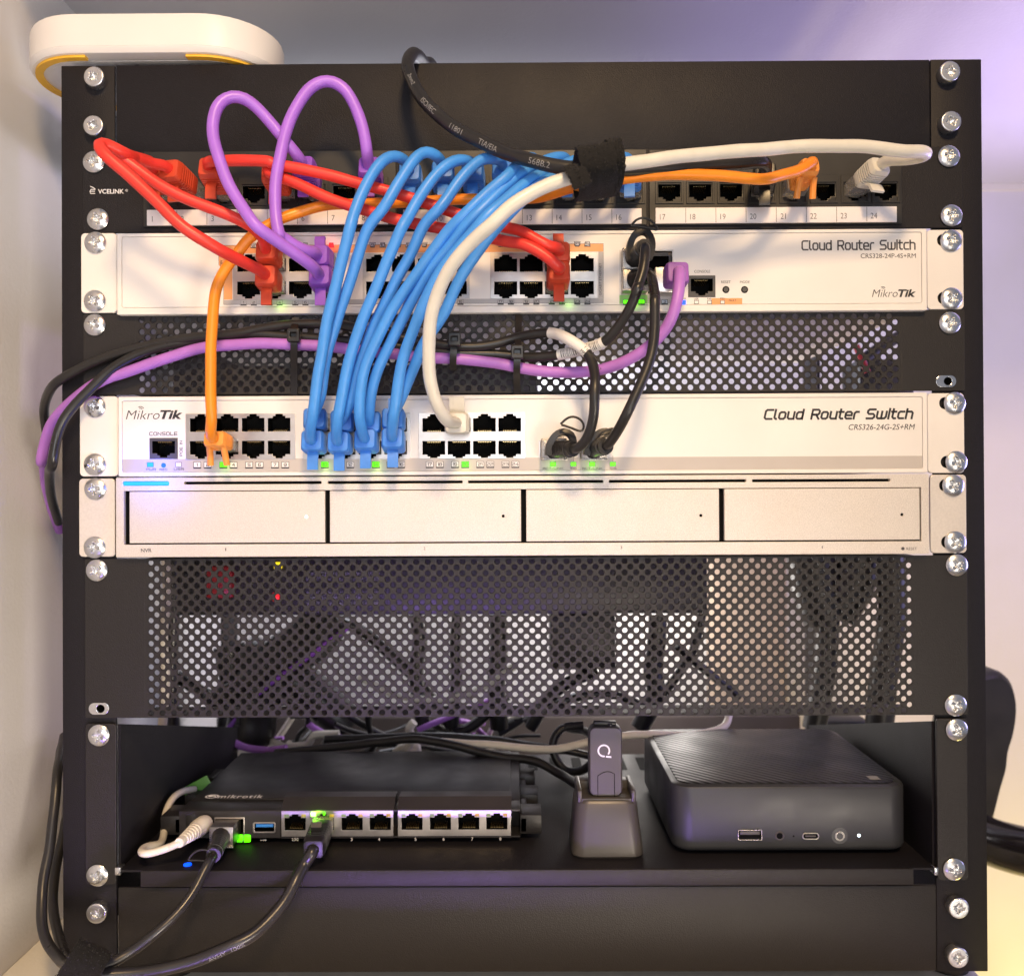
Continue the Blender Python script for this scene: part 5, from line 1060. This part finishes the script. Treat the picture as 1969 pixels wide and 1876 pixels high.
# lower cables
c2 = DZ('D_', 0, 0, 0) if False else at(158, 1862, -54)
tl_, spl = cable('black cable hanging from the router network socket to the corner strap', 'black', .0033,
      path(('t13', (0, -28), 320, 1150, 270, 1235, 190, 1390, 90, 1520, -30, 1630), ('t03', (-32, -50), 1430, 1690, 1200, 1785, 950, 1840, 720, 1866, 560, 1868, 450, 1850)),
      [(0, at(622, 1583, YR - 1.6), DZ('S6', 1735, 1220, YR - 34), 1, 'plastic', {'style': 'tab', 'h': .0108})], name='network_cable', group='lower black cables')
tube_text(tl_, spl, .0033, 'AVHY  100%', *P('t03', 1330, 1795), .0034, 'inkdim', roll=-.7, flip=True)
rS = at(*P('S6', 985, 1040), YR - .5)
dac('thin black cable dropping from the router transceiver, left of the other', [(0, rS, DZ('S6', 860, 1270, YR - 34), None, [DZ('S6', x, y, YR - 34) for x, y in ((640, 1310), (680, 1250), (760, 1215), (830, 1230), (865, 1290), (830, 1315), (720, 1312), (645, 1312))], {'out': .012})],
    path(('t03', (-6, -30), 1290, 1190, 1215, 1340, 1110, 1480, 950, 1625), ('t03', (-34, -56), 800, 1735, 650, 1815, 520, 1850, 420, 1850)), name='network_cable', group='lower black cables')
cable('black cable lying against the left wall, outermost above the corner strap', 'black', .0027, path(('t03', (60, 20), 400, 380, 360, 600), ('t03', (8, -26), 335, 850, 310, 1080, 275, 1260, 258, 1430, 262, 1560, 300, 1680), ('t03', (-34, -52), 370, 1770, 470, 1830)), name='power_cable', group='left side cables')
cable('black cable nearer the rack side, curving in to the corner strap', 'black', .0026, path(('t03', (80, 30), 430, 700, 400, 960), ('t03', (20, -20), 368, 1110, 338, 1280, 330, 1420, 345, 1560, 385, 1680), ('t03', (-30, -50), 420, 1760, 480, 1820)), name='power_cable', group='left side cables')
mb = wrap(c2, Vector((.80, .15, -.50)), .0088, .0108, .0125, .0018, e=2.0); fuzz(mb, .0004, 3)
v2s = thing('hook_and_loop_strap', 'black fuzzy strap in the lower left corner round the hanging cables', 'strap', c2, 'black hook and loop straps'); build('strap_band', mb, ['velcro', 'fibre'], v2s)
# white dc lead
tdc, _ = cable('cream power lead with a barrel plug in the router', 'cream', .0021, path(('S6', (0, -6), 480, 1195, 400, 1225, 320, 1248, 250, 1256), ('S6', (0, 24), 225, 1235, 260, 1195, 330, 1180, 400, 1165), ('S6', (40, 62), 430, 1060, 440, 920, 480, 800), ('S6', (70, 84), 540, 730, 610, 700, 700, 690)), name='power_lead')
b0 = at(*P('S6', 790, 985), YR - 2); b1 = DZ('S6', 560, 1160, -2); d = (b1 - b0); mb = MB(); fr_ = [(0, .0054), (.08, .0060), (.32, .0060), (.36, .0052)] + [(q, r) for k in range(6) for q, r in ((.40 + k * .08, .0051 - k * .0003), (.445 + k * .08, .0051 - k * .0003), (.45 + k * .08, .0045 - k * .0003), (.475 + k * .08, .0045 - k * .0003))] + [(.92, .0034), (1.0, .0030)]
mb.tube([b0 + d * q for q, _ in fr_], [r * .86 for _, r in fr_], 18); build('barrel_plug', mb, 'cream', tdc, 28)
mb = MB(); mb.tube(smooth([b1 - d * .05, DZ('S6', 520, 1180, -1), DZ('S6', 470, 1200, 0)], .002), .0021, 12); build('cable_jacket', mb, 'cream', tdc)
g = DZ('S6', 740, 685, 86); mb = MB(); mb.box(-.010, .008, -.001, .001, -.0055, .0055, .0004); rm = Matrix.Rotation(R(-28), 3, 'Y'); mb.v = [tuple(g + rm @ Vector(v)) for v in mb.v]; build('tag', mb, 'green', tdc)
p = DZ('S6', 635, 1368, 4); mb = MB(); mb.cyl((0, 0), .0022, 0, .0006, 16); mb.v = [(p.x + v[0], .004 + v[2], ZF + .0001 + v[1]) for v in mb.v]; lo_ = tag(build('indicator_lamp', mb, 'bled'), 'tiny blue lamp glowing on the shelf under the router', 'lamp')
# white cable behind and clutter
cable('cream cable sagging behind the upright stick', 'cream', .0026, path(('D', (150, 120), 1402, 1372, 1398, 1392, 1370, 1406, 1310, 1413, 1230, 1412), ('D', (120, 150), 1140, 1424, 1080, 1438, 1030, 1440, 960, 1432, 890, 1428), ('D', (160, 200), 830, 1424, 800, 1415)), name='power_lead')
rc = random.Random(11)
def back(label, m, r, pts, name='loose_cable'): cable(label, m, r, pts, name=name, group='loose cables behind the shelf')
back('black cable lying straight behind the router, lower of two', 'black', .0030, path(('S7', (170, 130), -300, 260, 0, 230, 300, 195, 560, 175, 800, 215, 1050, 280, 1280, 310), ('S7', (120, 90), 1430, 390, 1560, 470)))
back('black cable behind the router, upper of two', 'black', .0028, path(('S7', (190, 170), 0, 175, 400, 160, 700, 155, 1000, 175, 1250, 215, 1450, 240, 1700, 300)))
back('black coiled cable loop behind the stick', 'black', .0030, path(('S7', (170, 150), 1560, 90, 1430, 110, 1380, 190, 1400, 300, 1470, 370, 1570, 360, 1640, 280), ('S7', (150, 190), 1640, 200, 1580, 130, 1480, 110)))
back('lilac cable rising to the right behind the router', 'violet', .0024, path(('S7', (220, 240), 560, 120, 700, 60, 820, 10, 1000, -60)))
back('lilac cable at the left behind the router, curved', 'violet', .0028, path(('S6', (210, 200), 1020, 270, 1100, 310, 1200, 340, 1350, 350, 1500, 330)))
back('black cable slanting up between the lilac and the stick', 'black', .0045, path(('S7', (230, 250), 780, 150, 900, 90, 1000, 0, 1100, -90)))
back('black cable slanting up just left of the stick', 'black', .0042, path(('S7', (240, 260), 1040, 140, 1130, 90, 1250, 0, 1320, -60)))
back('grey white cable tangle tied behind the router', 'cream', .0032, path(('S7', (200, 190), 400, 310, 440, 240, 500, 215, 570, 225, 560, 250, 480, 250, 540, 170, 500, 120, 540, 70)))
back('white cable stub with a pale bend at the far left of the tangle', 'cream', .0030, path(('S6', (220, 210), 1060, 385, 1150, 375, 1350, 360, 1550, 315, 1700, 300, 1720, 220, 1800, 210, 1960, 205)))
for k, (pts) in enumerate((('S7', (215, 235), 150, 40, 250, 100, 330, 140, 420, 190), ('S7', (215, 235), 260, 20, 270, 120, 300, 200, 250, 290), ('S7', (230, 250), 600, 60, 680, 100, 760, 130))):
    back(('dark cable crossing the tangle from upper left', 'dark cable dropping through the tangle', 'short dark cable just right of the tangle')[k], 'black', .0026, path(pts))

rt_ = random.Random(21); tg = MB()
for k in range(26):
    x0 = rt_.uniform(470, 1010); y0 = rt_.uniform(1372, 1450); dx = rt_.uniform(-170, 170); Y0 = rt_.uniform(205, 330); y1 = rt_.uniform(1385, 1452)
    pts = path(('D', (Y0, Y0 + 25), x0, y0, x0 + dx * .35 + rt_.uniform(-12, 12), y0 + (y1 - y0) * .3 + rt_.uniform(-14, 14), x0 + dx * .7 + rt_.uniform(-12, 12), y0 + (y1 - y0) * .7 + rt_.uniform(-14, 14), x0 + dx, y1))
    tg.tube(smooth(pts, .004), rt_.choice((.0016, .0022, .0028)), 8, rt_.choice((0, 0, 0, 0, 1, 2)))
tgo = tag(build('cable_tangle', tg, ['black', 'violet', 'cream'], None, 60), 'tangle of thin black, lilac and pale cables heaped behind the router', 'cable tangle'); tgo['kind'] = 'stuff'
# ------------------------------------------------------------------ inside the rack, seen through the perforations
def bxp(name, label, cat, X0, Ya, X1, Yb, Y, dep, m, bev=.003, par=None):
    x0, x1, z0, z1 = rect(X0, Ya, X1, Yb, Y); mb = MB(); mb.box(x0, x1, Y * MM, (Y + dep) * MM, z0, z1, bev)
    return mb, (x0, x1, z0, z1)
ps = thing('power_strip', 'dark power strip behind the tall vent panel with a yellow and a red light', 'power strip', at(800, 1180, 180))
mb, q = bxp('', '', '', 328, 1055, 1362, 1180, 180, 50, 'plastic'); build('case', mb, 'plastic', ps)
p = at(535, 1087, 179); mb = MB(); mb.box(p.x - .0028, p.x + .0028, p.y - .002, p.y + .001, p.z - .0025, p.z + .0025, .001); build('warning_light', mb, 'yled', ps)
p = at(531, 1147, 179); mb = MB(); mb.box(p.x - .0024, p.x + .0024, p.y - .002, p.y + .001, p.z - .0030, p.z + .0030, .001); build('warning_light', mb, 'rled', ps)
mb = MB()
for a in (1103, 1113, 1140, 1150, 1160): text_px(mb, 'INPUT 230V 50Hz 10A MAX SURGE', 590, a - 3, 730, a + 3, 179.9)
build('lettering', mb, 'inkdim', ps)
p = at(420, 1120, 172); mb = MB(); mb.box(p.x - .010, p.x + .010, p.y, p.y + .03, p.z - .012, p.z + .012, .003); build('socket', mb, 'redplastic', ps)
mb, q = bxp('', '', '', 1058, 1182, 1186, 1288, 200, 40, 'plastic'); tag(build('power_adapter', mb, 'plastic'), 'black power adapter hanging under the power strip behind the mesh', 'adapter', 'dark adapters behind the mesh')
mb, q = bxp('', '', '', 1368, 1000, 1517, 1600, 405, 30, 'wood'); tag(build('wooden_post', mb, 'wood'), 'pale wooden post behind the right half of the tall vent panel', 'post')
mb, q = bxp('', '', '', 330, 560, 1035, 800, 230, 60, 'darkgrey'); tag(build('shade_box', mb, 'darkgrey'), 'dark grey box added as shade behind the left of the slim vent panel', 'shade box')  # dark stand-in for the unlit gap behind the vent, no device there
mb, q = bxp('', '', '', 1652, 690, 1760, 800, 205, 40, 'plastic'); tag(build('power_adapter', mb, 'plastic'), 'black adapter behind the right end of the slim vent panel', 'adapter', 'dark adapters behind the mesh')
def inner(label, m, r, *pts): cable(label, m, r, path(*pts), name='inner_cable', group='cables inside the rack')
inner('black cable falling steeply to the right behind the mesh middle', 'black', .0045, ('D', (230, 240), 640, 1190, 700, 1215, 760, 1268, 810, 1315, 870, 1400))
inner('purple edged cable slanting down left behind the mesh', 'purpleboot', .0022, ('D', (225, 235), 670, 1205, 630, 1235, 560, 1285, 500, 1330, 440, 1400))
inner('black cable beside the purple slanting one', 'black', .0075, ('D', (228, 238), 655, 1190, 610, 1225, 545, 1270, 480, 1310, 400, 1350))
inner('black cable hanging upright, first from the left behind the mesh', 'black', .0060, ('D', (235, 235), 800, 1180, 808, 1230, 800, 1290, 815, 1400))
inner('black cable hanging upright, second from the left behind the mesh', 'black', .0048, ('D', (235, 235), 880, 1180, 876, 1240, 878, 1300, 870, 1400))
inner('thick black cable hanging in the mesh middle', 'black', .0075, ('D', (240, 240), 958, 1180, 960, 1240, 955, 1310, 960, 1400))
inner('black cable bending down right under the adapter', 'black', .0050, ('D', (215, 225), 1150, 1285, 1120, 1300, 1080, 1320, 1050, 1350, 1020, 1400))
inner('black cable hanging upright left of the wooden post', 'black', .0078, ('D', (240, 240), 1265, 1180, 1262, 1240, 1255, 1290, 1262, 1330, 1230, 1400))
inner('thin black cable crossing the gap before the wooden post', 'black', .0036, ('D', (230, 250), 1300, 1240, 1340, 1275, 1385, 1310, 1420, 1340))
inner('short black cable crossing left of the thin one', 'black', .0040, ('D', (245, 245), 1225, 1400, 1270, 1340, 1330, 1255, 1350, 1180))
inner('thick black hose bending right of the wooden post', 'black', .020, ('D', (260, 260), 1560, 1040, 1565, 1120, 1590, 1190))
inner('thick black hose meeting the bend from the right', 'black', .020, ('D', (262, 262), 1650, 1040, 1640, 1110, 1600, 1180))
inner('black hose dropping below the joined bend', 'black', .0095, ('D', (258, 258), 1592, 1170, 1590, 1240, 1585, 1290, 1565, 1400))
inner('black cable near the right edge of the mesh', 'black', .0110, ('D', (230, 230), 1712, 1060, 1716, 1180, 1700, 1290, 1690, 1400))
inner('white cable bowed at the left edge of the mesh', 'cream', .0030, ('D', (120, 120), 318, 1060, 322, 1140, 314, 1220, 318, 1300, 312, 1400))
inner('dark cable upright beside the white one at the left', 'black', .0040, ('D', (160, 160), 332, 1060, 334, 1180, 330, 1290, 334, 1400))
inner('red cable end showing through the right of the slim vent', 'redplastic', .0024, ('D', (190, 190), 1646, 664, 1652, 680, 1662, 700, 1668, 716))
inner('black cable arching behind the right of the slim vent', 'black', .0045, ('D', (200, 200), 1650, 700, 1690, 670, 1740, 640))
mb, q = bxp('', '', '', 380, 1379, 1545, 2100, 380, 20, 'darkgrey'); tag(build('storage_box', mb, mat('dark_brown_board', (.055, .042, .038), .6, 0, .1, 300, .1, 30)), 'dark brown box standing low behind the shelf and its loose cables', 'box')
inner('thick black hose slanting down left under the strip', 'black', .020, ('D', (250, 250), 640, 1170, 600, 1225, 545, 1265, 500, 1310, 480, 1420))
inner('thick black hose slanting down right in the lower left of the mesh', 'black', .017, ('D', (262, 262), 470, 1255, 540, 1290, 600, 1330, 670, 1400))
inner('thick black hose standing upright near the left edge of the mesh', 'black', .013, ('D', (270, 270), 440, 1240, 452, 1310, 446, 1420))
inner('thick black hose added to darken the far left column of holes', 'black', .0105, ('D', (262, 262), 318, 1030, 322, 1150, 316, 1260, 322, 1420))  # put in to block the bright wall behind these holes
inner('black cable sagging across the lower left of the mesh', 'black', .0052, ('D', (275, 275), 340, 1300, 400, 1335, 470, 1350, 560, 1345, 640, 1380))
inner('pale cable bowing across the lower middle of the mesh', 'grey', .0030, ('D', (225, 225), 690, 1300, 760, 1335, 850, 1345, 930, 1320, 990, 1280))
inner('black cable looping low right of the mesh middle', 'black', .0040, ('D', (232, 232), 1010, 1390, 1090, 1345, 1180, 1335, 1260, 1370))
# ------------------------------------------------------------------ chair behind
ch = thing('desk_chair', 'black chair back and armrest standing behind the rack at the right', 'chair', at(1950, 1640, 300))
def outline(zpts, Y, dep, bev=.004):
    w = [at(x, y, Y) for x, y in zpts]; mb = MB(); rg = []
    c = sum(w, Vector()) / len(w)
    for yy, k in ((0, .93), (.004, .98), (.010, 1), (dep - .01, 1), (dep, .94)): rg.append([(c.x + (p.x - c.x) * k, p.y + yy, c.z + (p.z - c.z) * k) for p in w])
    mb.loft(rg); return mb
sp = smooth([Vector((x, y, 0)) for x, y in ((1850, 1330), (1880, 1302), (1905, 1292), (1925, 1290), (1944, 1302), (1956, 1330), (1958, 1365), (1951, 1410), (1940, 1446), (1938, 1474), (1925, 1520), (1906, 1590), (1880, 1640), (1840, 1600), (1835, 1450))], 6)
mb = outline([(p.x, p.y) for p in sp], 290, .05); build('backrest', mb, 'plastic', ch)
mb = MB(); sp = smooth(path(('D', (270, 200), 1830, 1580, 1890, 1612, 1930, 1626, 1985, 1640, 2060, 1648)), .006); mb.tube(sp, .019, 20); build('armrest', mb, mat('glossy_black', (.012, .011, .012), .16, 0, .05, 300), ch)

mb = MB(); mb.box(.27, .31, .30, .335, -1.0, -.20, .006); build('support_post', mb, 'plastic', ch)
# small lamps that belong to the blue power lights
def lamp(name, loc, e, col, rad):
    l = bpy.data.lights.new(name, 'POINT'); l.energy = e; l.color = col; l.shadow_soft_size = rad; o = bpy.data.objects.new(name, l); COL.objects.link(o); o.location = loc
lamp('blue_bar_glow', at(280, 929, -20), .018, (.02, .09, 1.0), .006)
lamp('blue_power_glow', at(289, 893, -16), .010, (.02, .07, 1.0), .003)

for n_, (q, e) in enumerate(((at(429.4, 897, -9), .0009), (at(624.7, 897, -9), .0009), (at(722.8, 897, -9), .0009), (at(894.5, 896, -9), .0007), (at(1063, 895, -9), .0009), (at(1139, 895, -9), .0009), (at(1222, 582, -9), .0009), (at(538, 585, -9), .0008), (at(1094, 583, -9), .0006))):
    lamp('green_port_glow', q, e * .55, (.35, 1.0, .0), .0015)
lamp('green_link_glow', at(*P('S6', 1735, 912), YR - 7), .004, (.3, 1.0, .03), .0015)
lamp('red_fault_glow', at(635, 470, -9), .0007, (1.0, .02, .06), .0015)
